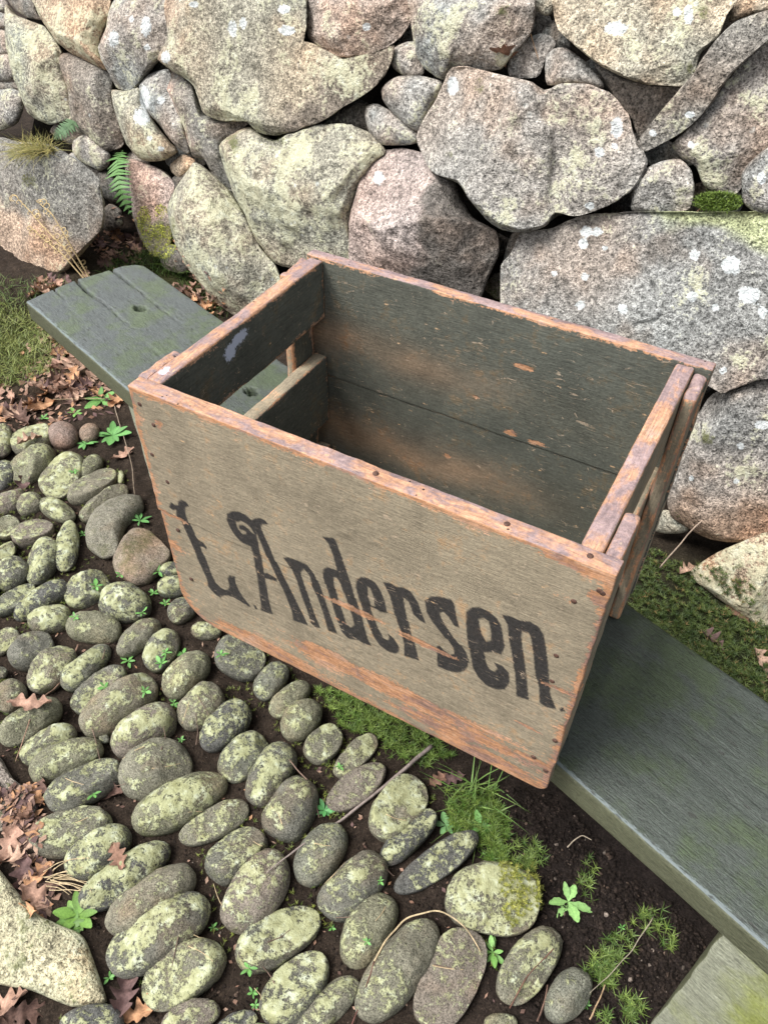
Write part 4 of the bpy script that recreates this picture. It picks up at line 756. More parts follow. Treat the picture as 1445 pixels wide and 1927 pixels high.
def star_moss(pts, nb, l0, l1, ca, cb, rise=0.55):
    B = []; D = []; 
    for p in pts:
        h = RNG.uniform(0.003, 0.010); a = RNG.uniform(0, 6.28)+np.arange(nb)/nb*2*math.pi
        for t in a: B.append(p+np.array([0, 0, h])); D.append((math.cos(t), math.sin(t), RNG.uniform(0.15, 0.15+2*rise)))
        B.append(p-np.array([0, 0, 0.004])); D.append((RNG.normal()*0.1, RNG.normal()*0.1, 1))
    n = len(B); c = rand_cols(len(pts), ca, cb); c = np.repeat(c, nb+1, axis=0)
    return blades(np.array(B), np.array(D), RNG.uniform(l0, l1, n), RNG.uniform(0.0012, 0.0020, n), RNG.uniform(0.0, 0.35, n), c, 2)
def ground_pts(poly, n, cob=False):
    out = []
    for u, v in in_px(poly, n):
        p = on_z(u, v, 0.0); p, nn_ = drop(p[0], p[1])
        if cob or ONG: out.append(p)
    return out
# lawn edge and wild grass behind the bench
veg_obj('grass', [grass_px([(-30,560),(60,585),(105,640),(110,690),(60,720),(-30,745)], 2300, .02, .06, (0.10,0.14,0.03), (0.22,0.24,0.07), 0.9, .0022), grass_px([(60,600),(120,640),(130,690),(90,720)], 260, .02, .05, (0.25,0.21,0.10), (0.33,0.28,0.15), 1.2, .0018),
 grass_px([(-30,520),(150,540),(60,580),(-30,590)], 500, .02, .06, (0.05,0.09,0.02), (0.12,0.16,0.04), 0.8, .002)], kind='stuff', label='short green grass at the left end of the bench', cat='grass')
veg_obj('grass', [grass_px([(215,490),(280,470),(350,490),(380,530),(300,520),(180,530)], 900, .02, .07, (0.035,0.075,0.014), (0.10,0.16,0.03), 0.7, .002), grass_px([(300,500),(380,520),(430,600),(400,600)], 300, .02, .05, (0.04,0.08,0.015), (0.09,0.14,0.03), 0.7)], kind='stuff', label='dark green grass behind the bench end at the foot of the wall', cat='grass')
# haircap moss carpet behind the bench and patches of it elsewhere
mossR = ground_pts([(1170,1020),(1250,1035),(1310,1085),(1400,1150),(1470,1200),(1480,1340),(1350,1270),(1190,1170)], 1500, True)
veg_obj('moss', [star_moss(mossR, 8, .007, .014, (0.025,0.05,0.010), (0.10,0.13,0.03), 0.6), star_moss(mossR[::9], 5, .006, .012, (0.16,0.11,0.04), (0.25,0.17,0.07), 0.8)], kind='stuff', label='dark green star moss carpet between bench and wall', cat='moss')
mossF = ground_pts([(590,1290),(700,1300),(830,1395),(860,1420),(800,1440),(740,1430),(700,1380),(650,1370),(620,1330)], 420)
veg_obj('moss', [star_moss(mossF, 8, .008, .016, (0.06,0.12,0.018), (0.17,0.24,0.05), 0.6)], kind='stuff', label='bright green star moss under the lettered side of the crate', cat='moss')
mossG = ground_pts([(840,1480),(930,1480),(960,1540),(950,1640),(900,1600),(850,1560)], 330)
veg_obj('moss', [star_moss(mossG, 8, .008, .017, (0.05,0.11,0.016), (0.15,0.21,0.04), 0.6), grass_px([(850,1460),(930,1460),(930,1540),(870,1540)], 40, .05, .12, (0.10,0.20,0.04), (0.20,0.30,0.08), 1.1, .0030)], kind='stuff', label='green star moss with long grass blades below the crate corner', cat='moss')
mossH = ground_pts([(930,1630),(1010,1620),(1030,1700),(960,1750),(940,1720)], 260, True)
veg_obj('moss', [star_moss(mossH, 6, .004, .008, (0.15,0.17,0.03), (0.30,0.30,0.07), 0.8)], kind='stuff', label='yellow green cushion moss against a squarish cobble', cat='moss')
tuf = []
for (u, v, n) in [(1150,1790,26),(1140,1830,26),(1125,1820,12),(1180,1760,10),(1235,1745,10),(1260,1775,6),(1210,1715,10),(1105,1635,8),(1190,1900,26),(1110,1660,6),(1000,1600,20),(990,1630,12),(980,1600,10),(1140,1910,8)]:
    for k in range(n):
        p = on_z(u+RNG.normal()*12, v+RNG.normal()*12, 0.0); tuf.append(drop(p[0], p[1])[0])
veg_obj('moss', [star_moss(tuf, 8, .009, .018, (0.05,0.10,0.02), (0.16,0.22,0.05), 0.55)], kind='stuff', label='scattered green star moss sprigs on the bare dark soil', cat='moss')
gap = []
for k in range(2600):
    c2, R = COBC[int(RNG.integers(len(COBC)-8))]; a = RNG.uniform(0, 6.28); p, nn_ = drop(c2[0]+R*RNG.uniform(1.0, 1.45)*math.cos(a), c2[1]+R*RNG.uniform(1.0, 1.45)*math.sin(a))
    if ONG and fbm(p[None]*np.array([1, 1, 0]), 5, 2, 3)[0] > -0.05: gap.append(p)
veg_obj('moss', [star_moss(gap, 6, .003, .009, (0.05,0.075,0.015), (0.15,0.17,0.035), 0.8)], kind='stuff', label='tiny moss shoots in the joints of the cobbles', cat='moss')
# moss cushions on the wall
def cushion(u, v, rx, ry, n, ca, cb, label, l0=.005, l1=.011, fixed=None):
    B = []; D = []
    for k in range(n):
        a = RNG.uniform(0, 6.28); r = math.sqrt(RNG.random()); p, nn_ = cast(u+rx*r*math.cos(a), v+ry*r*math.sin(a)); p = p if fixed is None else on_plane(u+rx*r*math.cos(a), v+ry*r*math.sin(a), WL0+WN*fixed, WN)+WN*RNG.uniform(-.012, .004); B.append(p-nn_*0.001); D.append(nn_+RNG.normal(size=3)*0.75+np.array([0, 0, 0.3]))
    B = np.array(B)
    # drop stray hits far behind the cushion
    m = np.median(B, axis=0); k = np.linalg.norm(B-m, axis=1) < 1.15*max(rx, ry)*np.linalg.norm(m-CAM)/FPX; B = B[k]; D = np.array(D)[k]; n = len(B)
    return veg_obj('moss_cushion', [blades(B, D, RNG.uniform(l0, l1, n), RNG.uniform(.0012, .0022, n), RNG.uniform(0, .5, n), rand_cols(n, ca, cb), 2)], label=label, cat='moss', group='moss cushions on the wall')
YG = ((0.32,0.36,0.045), (0.58,0.60,0.10)); DG = ((0.03,0.045,0.008), (0.09,0.11,0.02))
for (u, v, rx, ry, n, c, lb) in [(272,415,13,28,900,YG,'bright yellow green moss strip on the pinkish split stone beside the fern'),(302,455,38,32,2600,YG,'large bright yellow green moss cushion at the foot of the pinkish stone'),(303,398,12,14,260,YG,'small round yellow green moss cushion above the larger one'),
  (116,280,20,20,420,DG,'dark green moss cushion beside the small upper fern'),(56,338,16,13,260,((0.06,0.07,0.01),(0.16,0.15,0.03)),'olive moss pad on the big boulder above the dead stalks'),(1350,380,46,19,2600,((0.05,0.09,0.012),(0.13,0.19,0.03)),'flat green moss cushion on top of the large rectangular block'),
  (925,545,26,26,520,((0.03,0.055,0.008),(0.09,0.13,0.02)),'green moss in the dark gap behind the crate edge'),(520,262,36,12,420,((0.015,0.02,0.008),(0.045,0.055,0.02)),'blackish green moss in the gap under the largest boulder'),(1305,20,14,16,0,DG,'')]:
    if n: cushion(u, v, rx, ry, n, c[0], c[1], lb, .006, .016 if c is YG else .011, 0.035 if u == 1350 else None)
# tuft of yellowing grass on the ledge
def tuft(u, v, n, l0, l1, ca, cb, label, sp=26, droop=0.6):
    B = np.array([cast(u+RNG.normal()*sp, v+RNG.normal()*5)[0] for k in range(n)]); m = np.median(B, axis=0); B = m+np.clip(B-m, -0.09, 0.09)
    d = np.c_[RNG.normal(size=(n, 2))*0.7-nh[:2]*-0.5, RNG.uniform(0.3, 1.0, n)]
    return veg_obj('grass_tuft', [blades(B, d, RNG.uniform(l0, l1, n), RNG.uniform(.0013, .0024, n), RNG.uniform(.3, 1.1, n)*droop*1.6, rand_cols(n, ca, cb))], label=label, cat='grass')
tuft(66, 284, 520, .05, .11, (0.14,0.15,0.035), (0.36,0.30,0.11), 'yellowing grass tuft on the ledge above the big boulder', 24)
# ferns
def leaflet_mesh():
    n = 7; V = []; 
    for k in range(n):
        t = k/(n-1); wv = 0.16*(1-t)**0.75*(1 if k % 2 == 0 else 0.82)+0.004; V += [(t, -wv, -0.10*t*t), (t, 0, 0.02-0.10*t*t), (t, wv, -0.10*t*t)]
    Q = []
    for k in range(n-1):
        for j in range(2): a = 3*k+j; Q.append((a, a+3, a+4, a+1))
    return np.array(V), np.array(Q)
LV, LQ = leaflet_mesh()
def fern(p0, pts, L, pw, col, label):
    f = thing('fern', label, 'fern', tuple(p0)); P = np.array(pts); seg = np.r_[0, np.cumsum(np.linalg.norm(np.diff(P, axis=0), axis=1))]; tot = seg[-1]
    me = mesh('leaflet', LV, LQ); attr(me, 'base', np.tile(col, (len(LV), 1))); me.materials.append(M_VEG)
    fr = bpy.data.objects.new('frond', None)
    sp = np.array([[np.interp(s, seg, P[:, k]) for k in range(3)] for s in np.linspace(0, tot, 30)])
    v, q, t = tube(sp, np.linspace(0.0016, 0.0004, 30)); me2 = mesh_qt('frond', v-p0, q, t); attr(me2, 'base', np.tile(np.array(col)*0.8, (len(v), 1))); fr = link('frond', me2, M_VEG, f)
    n = 17
    for k in range(n):
        s = tot*(0.08+0.9*k/n); c = np.array([np.interp(s, seg, P[:, i]) for i in range(3)]); c2 = np.array([np.interp(min(s+0.004, tot), seg, P[:, i]) for i in range(3)])
        d = c2-c; d /= np.linalg.norm(d); view = CAM-c; view /= np.linalg.norm(view); nrm = 0.7*view+0.3*WN; nrm -= d*(nrm@d); nrm /= np.linalg.norm(nrm); sd_ = np.cross(nrm, d)
        ll = pw*math.sin(math.pi*min(0.18+0.82*k/n, 1))**0.7*(1 if k > 1 else 0.7)
        for sgn in (-1, 1):
            x = sd_*sgn*0.93+d*0.36+nrm*RNG.uniform(-0.15, 0.25); x /= np.linalg.norm(x); y = np.cross(nrm, x); y /= np.linalg.norm(y); z = np.cross(x, y)
            o = link('leaflet', me, None, fr); wdt = min(ll, 0.026)*1.7
            o.matrix_local = Matrix(((x[0]*ll, y[0]*wdt, z[0]*ll, c[0]-p0[0]), (x[1]*ll, y[1]*wdt, z[1]*ll, c[1]-p0[1]), (x[2]*ll, y[2]*wdt, z[2]*ll, c[2]-p0[2]), (0, 0, 0, 1)))
def tube(P, r, n=6):
    P = np.asarray(P, float); m = len(P); r = np.broadcast_to(r, (m,)); tg = np.gradient(P, axis=0); tg /= np.maximum(np.linalg.norm(tg, axis=1), 1e-9)[:, None]
    a = np.cross(tg, np.array([0.31, 0.17, 0.93])); a /= np.linalg.norm(a, axis=1)[:, None]; b = np.cross(tg, a); V = []
    for k in range(n): t = 2*math.pi*k/n; V.append(P+(a*math.cos(t)+b*math.sin(t))*r[:, None])
    V = np.stack(V, 1).reshape(-1, 3); j = np.arange(n); jn = (j+1) % n; Q = np.vstack([np.c_[k*n+j, k*n+jn, (k+1)*n+jn, (k+1)*n+j] for k in range(m-1)])
    T = np.array([(0, n-1-i, n-2-i) for i in range(n-2)]+[((m-1)*n, (m-1)*n+i+1, (m-1)*n+i+2) for i in range(n-2)])
    return V, Q, T
def wall_pts(px, lift): return [on_plane(u, v, WL0+WN*l, WN) for (u, v), l in zip(px, lift)]
fp = wall_pts([(232,283),(222,300),(222,330),(228,360),(240,390),(252,410)], [0.02,0.08,0.12,0.13,0.12,0.11]); fern(fp[0], fp, 0.2, 0.050, (0.10,0.21,0.06), 'green fern frond hanging down between the left boulders')
fp = wall_pts([(150,226),(140,230),(128,240),(113,252),(100,262)], [0.0,0.05,0.08,0.10,0.10]); fern(fp[0], fp, 0.1, 0.030, (0.14,0.23,0.12), 'small pale green fern growing from the upper left wall joint')
# dead curled stalks
def stalks():
    st = thing('dead_grass_stalks', 'dry straw coloured stalks with curled blades leaning on the big boulder', 'dead grass', tuple(on_z(165, 530, 0.0)))
    p0 = np.array(st.location); root = np.array(on_z(168, 530, 0.0)); col = (0.50, 0.38, 0.20)
    for (pl, k) in [([(168,530),(125,470),(85,430),(55,395),(35,375)], 0), ([(172,528),(130,455),(100,405),(72,380)], 1), ([(165,532),(120,480),(80,448),(55,425)], 2), ([(175,530),(150,490),(130,470)], 3)]:
        n = len(pl); P = np.array([on_z(u, v, 0.0) if i == 0 else cast(u, v)[0]+(CAM-cast(u, v)[0])*0.016 for i, (u, v) in enumerate(pl)])
        t = np.linspace(0, 1, 24); S_ = np.array([[np.interp(x, np.linspace(0, 1, n), P[:, i]) for i in range(3)] for x in t]); parts = [(*tube(S_, np.linspace(0.0026, 0.0014, 24), 5), None)]
        for q in range(13):   # curled dry blades
            c = S_[int(RNG.integers(6, 24))]; rr = RNG.uniform(0.006, 0.016); a = np.linspace(0, RNG.uniform(4.0, 6.5), 16); ax1 = np.array([rt, up])[0]; dr = 1 if RNG.random() > .5 else -1
            L_ = np.array([c+rr*(dr*rt*(1-np.cos(x))*(1-0.05*x)+up*np.sin(x)*(1-0.05*x))-fwd*0.002*x for x in a]); parts.append((*tube(L_, np.linspace(0.0018, 0.0010, 16), 4), None))
        pp = [(v, q_, t_, np.tile(np.array(col)*RNG.uniform(0.8, 1.2), (len(v), 1))) for v, q_, t_, _ in parts]
        o = veg_obj('stalk', pp, M_DEAD, st, origin=p0); o.location = (0, 0, 0)
stalks()
# broad-leaved little weeds
def leaf_blade(L, Wd, col, serr=0.0, cup=0.15, n=9):
    V = []
    for k in range(n):
        t = k/(n-1); wv = Wd/2*(math.sin(math.pi*min(1, (t*0.92+0.04)))**0.8)*(0.35+0.65*sstep(0.0, 0.5, np.array([t]))[0])*(1+serr*(1 if k % 2 else -1)); x = L*t; z = -0.35*L*t*t*0.5+0.25*L*t
        V += [(x, -wv, z+cup*wv), (x, 0, z), (x, wv, z+cup*wv)]
    Q = np.array([(3*k+j, 3*k+3+j, 3*k+4+j, 3*k+1+j) for k in range(n-1) for j in range(2)]); V = np.array(V)
    c = np.tile(col, (len(V), 1)); c[1::3] *= 1.25
    return V, Q, c
def weed(u, v, Lpx, nl, Wr, col, label, group=None, serr=0.0, rise=0.25, parts=True):
    p = on_z(u, v, 0.0); p = drop(p[0], p[1])[0]; sc = np.linalg.norm(p-CAM)/FPX; L = Lpx*sc*0.95
    w_ = thing('weed_plant', label, 'weed', tuple(p), 0, group); me = []
    for k in range(2):
        V, Q, c = leaf_blade(1.0, Wr*(0.85+0.3*k), np.array(col)*(0.85+0.3*k), serr); m_ = mesh('leaf', V, Q); attr(m_, 'base', c); m_.materials.append(M_VEG); me.append(m_)
    a0 = RNG.uniform(0, 6.28)
    for k in range(nl):
        o = link('leaf', me[k % 2], None, w_); s_ = L*RNG.uniform(0.6, 1.05); o.scale = (s_, s_, s_); o.rotation_euler = (RNG.normal()*0.2, -RNG.uniform(0.0, 0.6)*rise*3+0.1, a0+k*2*math.pi/nl+RNG.normal()*0.18); o.location = (0, 0, 0.002+0.003*RNG.random())
GRN = (0.11,0.21,0.05)
weed(1072,1690,46,6,0.42,(0.20,0.36,0.12),'pale green toothed rosette weed alone on the dark soil',serr=0.10)
weed(928,1787,30,8,0.36,(0.12,0.25,0.06),'green rosette weed between two pale cobbles near the squarish one')
weed(611,1527,26,7,0.45,(0.06,0.20,0.06),'deep green rosette weed beside the long twig')
weed(147,1722,40,15,0.42,(0.10,0.19,0.035),'large leafy weed beside the pointed edging stone')
weed(130,1745,30,11,0.5,(0.085,0.17,0.035),'low round leaved weed touching the pointed edging stone')
weed(212,818,36,10,0.40,(0.10,0.24,0.07),'tall pale green weed by the bench leg above the yellow leaf')
weed(190,750,34,9,0.36,(0.09,0.20,0.05),'dense green weed under the bench edge near the oak leaves')
weed(160,832,24,7,0.36,(0.10,0.24,0.07),'small weed between the two round pinkish pebbles')
weed(140,772,20,7,0.4,(0.12,0.25,0.06),'small weed above the pinkish round stone')
weed(840,1545,30,6,0.5,(0.13,0.26,0.10),'pale clover like weed at the tip of a long cobble')
weed(905,1550,30,7,0.4,(0.09,0.20,0.05),'green weed in the moss below the crate corner')
weed(263,980,24,6,0.36,(0.08,0.20,0.06),'green weed above the angular pink stone')
SEED = [(145,901,12),(186,1118,18),(229,1087,14),(279,1318,16),(306,1257,18),(327,1320,16),(345,1229,18),(202,1304,14),(182,1505,18),(399,1741,10),(471,1828,16),(476,1868,12),(204,1838,12),(288,1110,16),(310,1130,14),(155,1000,12),(300,1080,20),(80,780,14),(315,1240,14),(420,1250,16),(150,1180,12),(240,1240,20),(340,1390,10),(1105,1890,10),(690,1785,10),(625,1745,10),(715,1670,10),(640,1190+260,10),(480,1890,10),(270,1160,14),(1170,1745,9)]
for (u, v, L) in SEED: weed(u, v, L, 5, 0.42, (0.10,0.24,0.06), 'tiny green seedling in a soil joint of the cobbled path', 'seedlings between the cobbles')
# ------------------------------------------------------------------ fallen leaves
def oak_mesh(seed):
    rg = np.random.default_rng(seed); n = 26; V = []; lob = rg.uniform(3.3, 4.3); cur = rg.uniform(-0.9, 1.6); roll = rg.uniform(0.5, 3.2); tw = rg.uniform(-0.5, 0.5)
    for k in range(n):
        t = k/(n-1); env = 0.25*math.sin(math.pi*min(t*0.86+0.10, 1))**0.85*(0.55+0.6*t); f = 1+0.42*math.cos(2*math.pi*lob*t+0.6); f2 = 1+0.42*math.cos(2*math.pi*lob*t+0.2)
        st = 0.012 if t < 0.10 else 1
        for s, ff in ((-1, f), (-.5, f), (0, 1), (.5, f2), (1, f2)):
            wv = env*ff*s*st if st == 1 else 0.014*s; z = cur*0.25*(t-0.4)**2+roll*wv*wv*1.3+0.045*math.sin(9*t+3*s+lob)+tw*wv*(t-0.5); V.append((t-0.5, wv, z))
    Q = np.array([(5*k+j, 5*k+5+j, 5*k+6+j, 5*k+1+j) for k in range(n-1) for j in range(4)]); V = np.array(V); V[:, 2] -= V[:, 2].min(); return V, Q
OAK = []
LCOL = [(0.20,0.115,0.080),(0.30,0.185,0.135),(0.13,0.080,0.074),(0.36,0.24,0.175),(0.11,0.066,0.052),(0.36,0.20,0.11)]
for k in range(12):
    V, Q = oak_mesh(k); me = mesh('dead_leaf', V, Q); c = np.tile(LCOL[k % 6], (len(V), 1))*(1+0.25*fbm(V, 5, 2, k))[:, None]; c[2::5] *= 1.25; attr(me, 'base', c); me.materials.append(M_DEAD); OAK.append(me)
LNAME = ['reddish brown', 'pinkish tan', 'purplish brown', 'pale tan', 'dark brown', 'orange brown']
def leaf_at(u, v, Lpx, k, ang=None, tilt=0.25, label=None, group=None, wallp=False):
    p, nn_ = cast(u, v); sc = np.linalg.norm(p-CAM)/FPX
    if not wallp and p[2] > 0.08: p = on_z(u, v, 0.0); p, nn_ = drop(p[0], p[1])
    o = link('dead_leaf', OAK[k % 12]); s_ = Lpx*sc*0.95; o.scale = (s_, s_, s_)
    a = RNG.uniform(0, 6.28) if ang is None else ang; nn_ = nn_*0.6+np.array([0, 0, 0.6]) if not wallp else nn_
    q = Vector(nn_).to_track_quat('Z', 'Y').to_matrix().to_4x4(); R_ = q @ Matrix.Rotation(a, 4, 'Z') @ Matrix.Rotation(RNG.normal()*tilt, 4, 'X') @ Matrix.Rotation(RNG.normal()*tilt, 4, 'Y')
    o.matrix_world = Matrix.Translation(Vector(p+np.array(nn_)*0.003)) @ R_ @ Matrix.Scale(s_, 4)
    if group: label = label.replace('pinkish brown', 'brown').replace('brown', LNAME[k % 6], 1); group = LNAME[k % 6]+' '+group
    return tag(o, label, 'leaf', group)
for (u, v, L, k, lb) in [(60,1328,75,1,'pinkish brown oak leaf lying across a long cobble'),(212,1497,52,4,'dark brown leaf between cobbles near the round boulder'),(224,1612,60,0,'curled reddish oak leaf resting on a cobble'),(236,1875,78,2,'purplish brown oak leaf at the corner of the pointed edging stone'),(266,1908,70,5,'orange tan curled leaf next to the purplish one'),(58,832,46,3,'tan oak leaf on a cobble beside the round pinkish stone'),(232,860,50,1,'pinkish leaf by the bench leg next to the yellow leaf'),
  (1385,1155,60,0,'reddish folded leaf under the pale block by the moss'),(1338,1208,52,2,'purple brown leaf on the moss behind the bench'),(1428,1250,56,3,'pale holed leaf on the moss by the bench edge'),(1292,1075,40,3,'small tan leaf at the tip of the pale block'),(822,1470,46,0,'dark reddish leaf under the crate by the long twig'),(855,1465,44,2,'curled brown leaf in the soil under the crate corner'),(45,915,46,2,'dark purple leaf on the upper left cobbles'),(128,683,64,1,'pink brown oak leaf standing at the grass edge'),(40,785,60,4,'wine red leaf beside the upper left cobbles')]:
    leaf_at(u, v, L, k, label=lb)
for (u, v, L) in [(20,1590,70),(50,1640,66),(75,1690,70),(45,1548,62),(68,1500,58),(30,1620,64),(72,1655,60),(85,1470,44),(60,1715,56),(25,1560,60),(20,1890,80),(45,1905,70),(15,1920,70)]:
    leaf_at(u, v, L, int(RNG.integers(12)), label='brown oak leaf in the drift beside the edging stones', group='oak leaves drifted by the edging stones')
leaf_at(948, 112, 84, 0, 1.3, 0.5, 'rusty curled leaf caught in the wall above the split boulder', wallp=True); leaf_at(1016, 140, 60, 1, 1.6, 0.5, 'small tan leaf at the end of a thin stem in the wall', wallp=True)
for k in range(66):
    q = in_px([(100,600),(215,650),(262,720),(240,770),(150,760),(60,790),(-10,800),(-10,745),(90,720)], 1)[0]; leaf_at(q[0], q[1], RNG.uniform(34, 62), int(RNG.integers(12)), tilt=0.45, label='brown oak leaf in the litter along the bench front', group='oak leaves littered along the bench')
for k in range(26):
    q = in_px([(165,440),(200,430),(260,445),(275,480),(200,500)], 1)[0]; leaf_at(q[0], q[1], RNG.uniform(26, 44), int(RNG.integers(12)), tilt=0.5, label='pinkish brown oak leaf heaped in the wall corner by the fern', group='oak leaves heaped by the fern')
for k in range(22):
    q = in_px([(370,520),(440,590),(400,620),(330,545)], 1)[0]; leaf_at(q[0], q[1], RNG.uniform(26, 40), int(RNG.integers(12)), tilt=0.5, label='brown oak leaf between the bench end and the wall', group='oak leaves behind the bench end')
for k in range(18):
    q = in_px([(60,530),(160,520),(80,560),(60,580)], 1)[0]; leaf_at(q[0], q[1], RNG.uniform(26, 40), int(RNG.integers(12)), tilt=0.5, label='brown oak leaf at the end of the bench plank', group='oak leaves at the bench end')
# fallen fragments filling the litter
def litter(n, poly, smin, smax, only_soil=False):
    B = []; parts = []
    for u, v in in_px(poly, n):
        p = on_z(u, v, 0.0); p = drop(p[0], p[1])[0]
        if only_soil and not ONG: continue
        s_ = RNG.uniform(smin, smax); a = RNG.uniform(0, 6.28); d = np.array([math.cos(a), math.sin(a), RNG.normal()*0.3])*s_; e = np.array([-math.sin(a), math.cos(a), RNG.normal()*0.3])*s_*RNG.uniform(0.3, 0.7)
        V = np.array([p-d, p+e, p+d, p-e])+np.array([0, 0, 0.003]); parts.append((V, np.array([[0, 1, 2, 3]]), np.zeros((0, 3), int), np.tile(np.array(LCOL[int(RNG.integers(6))])*0.9, (4, 1))))
    return parts
veg_obj('leaf_litter', litter(420, [(90,590),(215,650),(262,720),(240,770),(150,790),(-20,810),(-20,745)], .006, .016)+litter(200, [(165,440),(280,450),(300,500),(180,520)], .006, .014)+litter(240, [(-10,1490),(70,1480),(110,1690),(80,1740),(40,1680)], .006, .016)+litter(420, [(20,900),(300,950),(480,1300),(900,1600),(1030,1900),(300,1930),(0,1500)], .0025, .006, True)+litter(160, [(330,520),(440,590),(420,640),(320,545)], .006, .014), M_DEAD, kind='stuff', label='broken brown leaf litter on the soil', cat='leaf litter')
# ------------------------------------------------------------------ twigs and straws
def twig(px, r0, r1, col, label, lift=None, name='twig', wallp=False, cat='twig', wob=0.0015):
    P = []
    for i, (u, v) in enumerate(px):
        if wallp: p = cast(u, v)[0]
        else: p = on_z(u, v, 0.012); q = drop(p[0], p[1])[0]; p = np.array([p[0], p[1], max(q[2]+r0, 0.004)]) 
        if lift: p = p+np.array([0, 0, lift[i]])
        P.append(p)
    P = np.array(P); n = len(P); t = np.linspace(0, n-1, 10*n); S_ = np.array([[np.interp(x, np.arange(n), P[:, i]) for i in range(3)] for x in t])
    ker = np.ones(7)/7; S2 = S_.copy()
    for i in range(3): S2[3:-3, i] = np.convolve(S_[:, i], ker, 'valid')
    S2 += wob*np.c_[vn(S2*40), vn(S2*40+9), vn(S2*40+5)*0.5]
    v, q, tt = tube(S2, np.linspace(r0, r1, len(S2)), 6); return veg_obj(name, [(v, q, tt, np.tile(col, (len(v), 1))*(1+0.3*vn(v*120))[:, None])], M_DEAD, label=label, cat=cat)
BR = (0.16,0.11,0.085); STW = (0.42,0.33,0.20)
twig([(812,1399),(740,1462),(650,1535),(570,1598),(505,1655)], .0040, .0010, (0.25,0.205,0.185), 'long grey brown twig lying across the cobbles from the crate')
twig([(147,1209),(110,1285),(75,1340),(27,1430)], .0018, .0010, (0.22,0.14,0.10), 'thin straight brown twig across the left cobbles')
twig([(705,1815),(730,1770),(765,1733),(825,1721),(870,1745),(905,1790)], .0016, .0011, STW, 'bent straw coloured stem arching over two cobbles', [0,.012,.022,.028,.018,0], 'straw', cat='straw')
twig([(1232,1722),(1190,1785),(1150,1830),(1110,1868)], .0009, .0006, (0.30,0.26,0.20), 'very thin pale stem on the dark soil', None, 'straw', cat='straw')
twig([(1070,1590),(1080,1580),(1098,1567),(1114,1576)], .0012, .0007, (0.50,0.42,0.32), 'short pale forked root on the dark soil', None, 'rootlet', cat='root')
twig([(985,0),(992,40),(1003,80),(1013,112)], .0016, .0010, (0.34,0.22,0.13), 'thin reddish stem hanging down the wall gap', None, 'twig', True)
twig([(1300,405),(1340,375),(1388,332)], .0014, .0009, (0.30,0.17,0.12), 'short reddish stem across the flat green moss cushion', None, 'twig', True)
twig([(1242,1064),(1290,1056),(1328,1050)], .0020, .0012, (0.34,0.26,0.20), 'short pale twig between moss and wall behind the crate')
twig([(1282,1003),(1287,1020),(1283,1040)], .0045, .0030, (0.26,0.16,0.08), 'stubby brown bark piece at the wall foot')
twig([(545,1440),(590,1490),(600,1535)], .0014, .0009, BR, 'dark bent twig between cobbles above the deep green weed')
twig([(345,715),(300,722),(215,745),(100,747)], .0012, .0008, (0.36,0.27,0.17), 'long straw along the oak leaf litter', None, 'straw', cat='straw')
twig([(215,760),(230,810),(248,870),(255,935)], .0014, .0010, (0.24,0.19,0.14), 'thin grey stem beside the bench leg')
twig([(660,1930),(690,1860),(705,1815)], .0012, .0009, (0.11,0.05,0.04), 'dark red stem curving over the lower cobbles')
twig([(960,1895),(990,1840),(1040,1790)], .0011, .0008, (0.14,0.07,0.05), 'dark red stem beside the pale upright cobble')
twig([(1012,1920),(1025,1880),(1030,1850)], .0016, .0010, (0.13,0.08,0.06), 'short dark stick on soil by the last cobble')
twig([(1110,1915),(1130,1880),(1140,1850)], .0014, .0009, (0.36,0.25,0.15), 'short tan stick near the star moss sprigs')
for k in range(16):
    a = RNG.uniform(-0.45, 0.25); x, y = 95+RNG.normal()*10, 1650+RNG.normal()*14; L_ = RNG.uniform(40, 95); twig([(x, y), (x+L_*0.5*math.cos(a), y-L_*0.5*math.sin(a)-5), (x+L_*math.cos(a), y-L_*math.sin(a)+3)], .0009, .0005, STW, 'dry straw in the loose bunch above the leafy weed', None, 'straw', cat='straw')['group'] = 'dry straws in a loose bunch'
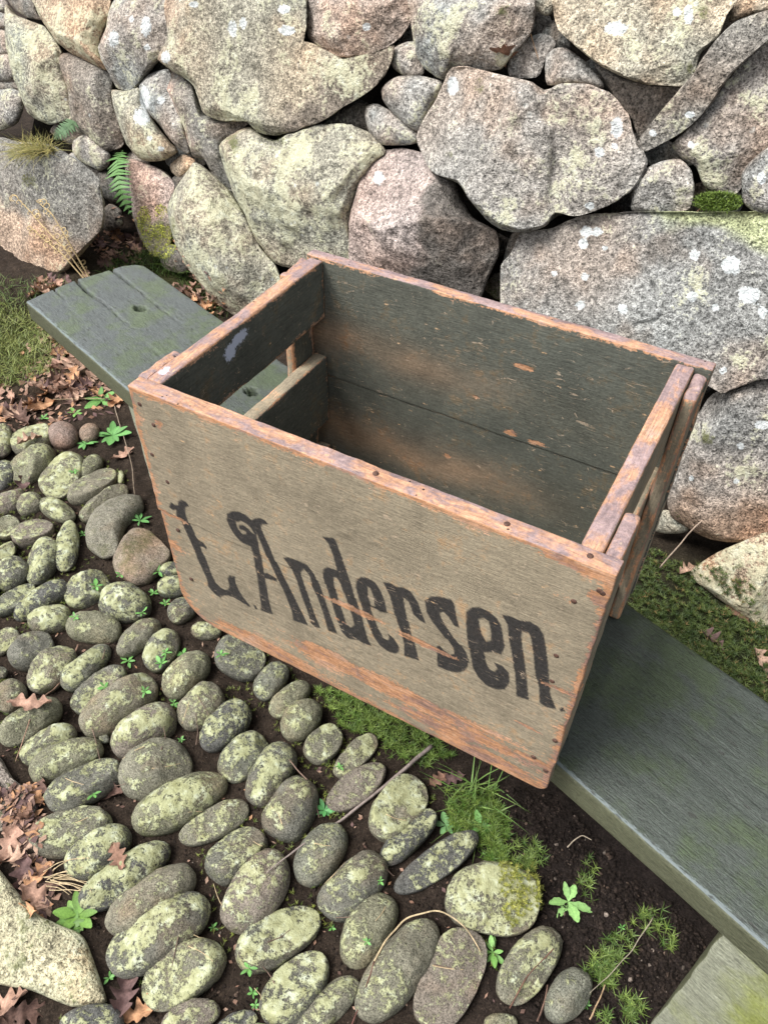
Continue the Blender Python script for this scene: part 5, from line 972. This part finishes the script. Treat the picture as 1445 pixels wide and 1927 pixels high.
for k in range(34):
    q = in_px([(40,900),(480,1300),(900,1700),(1000,1900),(400,1900),(60,1450)], 1)[0]; a = RNG.uniform(0, 6.28); L_ = RNG.uniform(18, 60); o = twig([q, q+L_*0.5*np.array([math.cos(a), math.sin(a)])+RNG.normal(size=2)*3, q+L_*np.array([math.cos(a), math.sin(a)])], .0009, .0005, BR if k % 2 else STW, 'thin dry stem fragment lying among the cobbles', None, 'twig'); o['group'] = 'stem fragments among the cobbles'
# ------------------------------------------------------------------ soil crumbs and gravel
def crumbs():
    ico = np.array([(0,0,1),(0.894,0,0.447),(0.276,0.851,0.447),(-0.724,0.526,0.447),(-0.724,-0.526,0.447),(0.276,-0.851,0.447),(0.724,0.526,-0.447),(-0.276,0.851,-0.447),(-0.894,0,-0.447),(-0.276,-0.851,-0.447),(0.724,-0.526,-0.447),(0,0,-1)])
    F = np.array([(0,1,2),(0,2,3),(0,3,4),(0,4,5),(0,5,1),(1,6,2),(2,7,3),(3,8,4),(4,9,5),(5,10,1),(6,7,2),(7,8,3),(8,9,4),(9,10,5),(10,6,1),(6,11,7),(7,11,8),(8,11,9),(9,11,10),(10,11,6)])
    V = []; T = []; C = []; b = 0
    for poly, n, s0, s1 in [([(880,1480),(1040,1490),(1345,1780),(1290,1930),(1000,1930),(1030,1750),(960,1620)], 5200, .0012, .0052), ([(0,800),(300,950),(480,1300),(900,1600),(1030,1900),(300,1930),(0,1500)], 5200, .0010, .0036), ([(1220,1000),(1300,1010),(1300,1070),(1230,1060)], 300, .0015, .004)]:
        for u, v in in_px(poly, n):
            p = on_z(u, v, 0.0); p = drop(p[0], p[1])[0]
            if not ONG: continue
            s_ = s0+(s1-s0)*RNG.random()**2.2; q = ico*(s_*RNG.uniform(0.65, 1.25, (12, 1)))*RNG.uniform(0.7, 1.2, 3)+p+np.array([0, 0, s_*0.25]); V.append(q); T.append(F+b); b += 12
            r_ = RNG.random(); c = (0.030,0.022,0.018) if r_ < 0.955 else ((0.12,0.085,0.065) if r_ < 0.985 else (0.22,0.18,0.15)); C.append(np.tile(np.array(c)*RNG.uniform(0.6, 1.4), (12, 1)))
    me = mesh('soil_crumbs', np.vstack(V), np.vstack(T)); attr(me, 'tone', np.vstack(C)); tag(link('soil_crumbs', me, M_SOIL), 'dark soil crumbs and grit scattered on the ground', 'soil', kind='stuff')
crumbs()
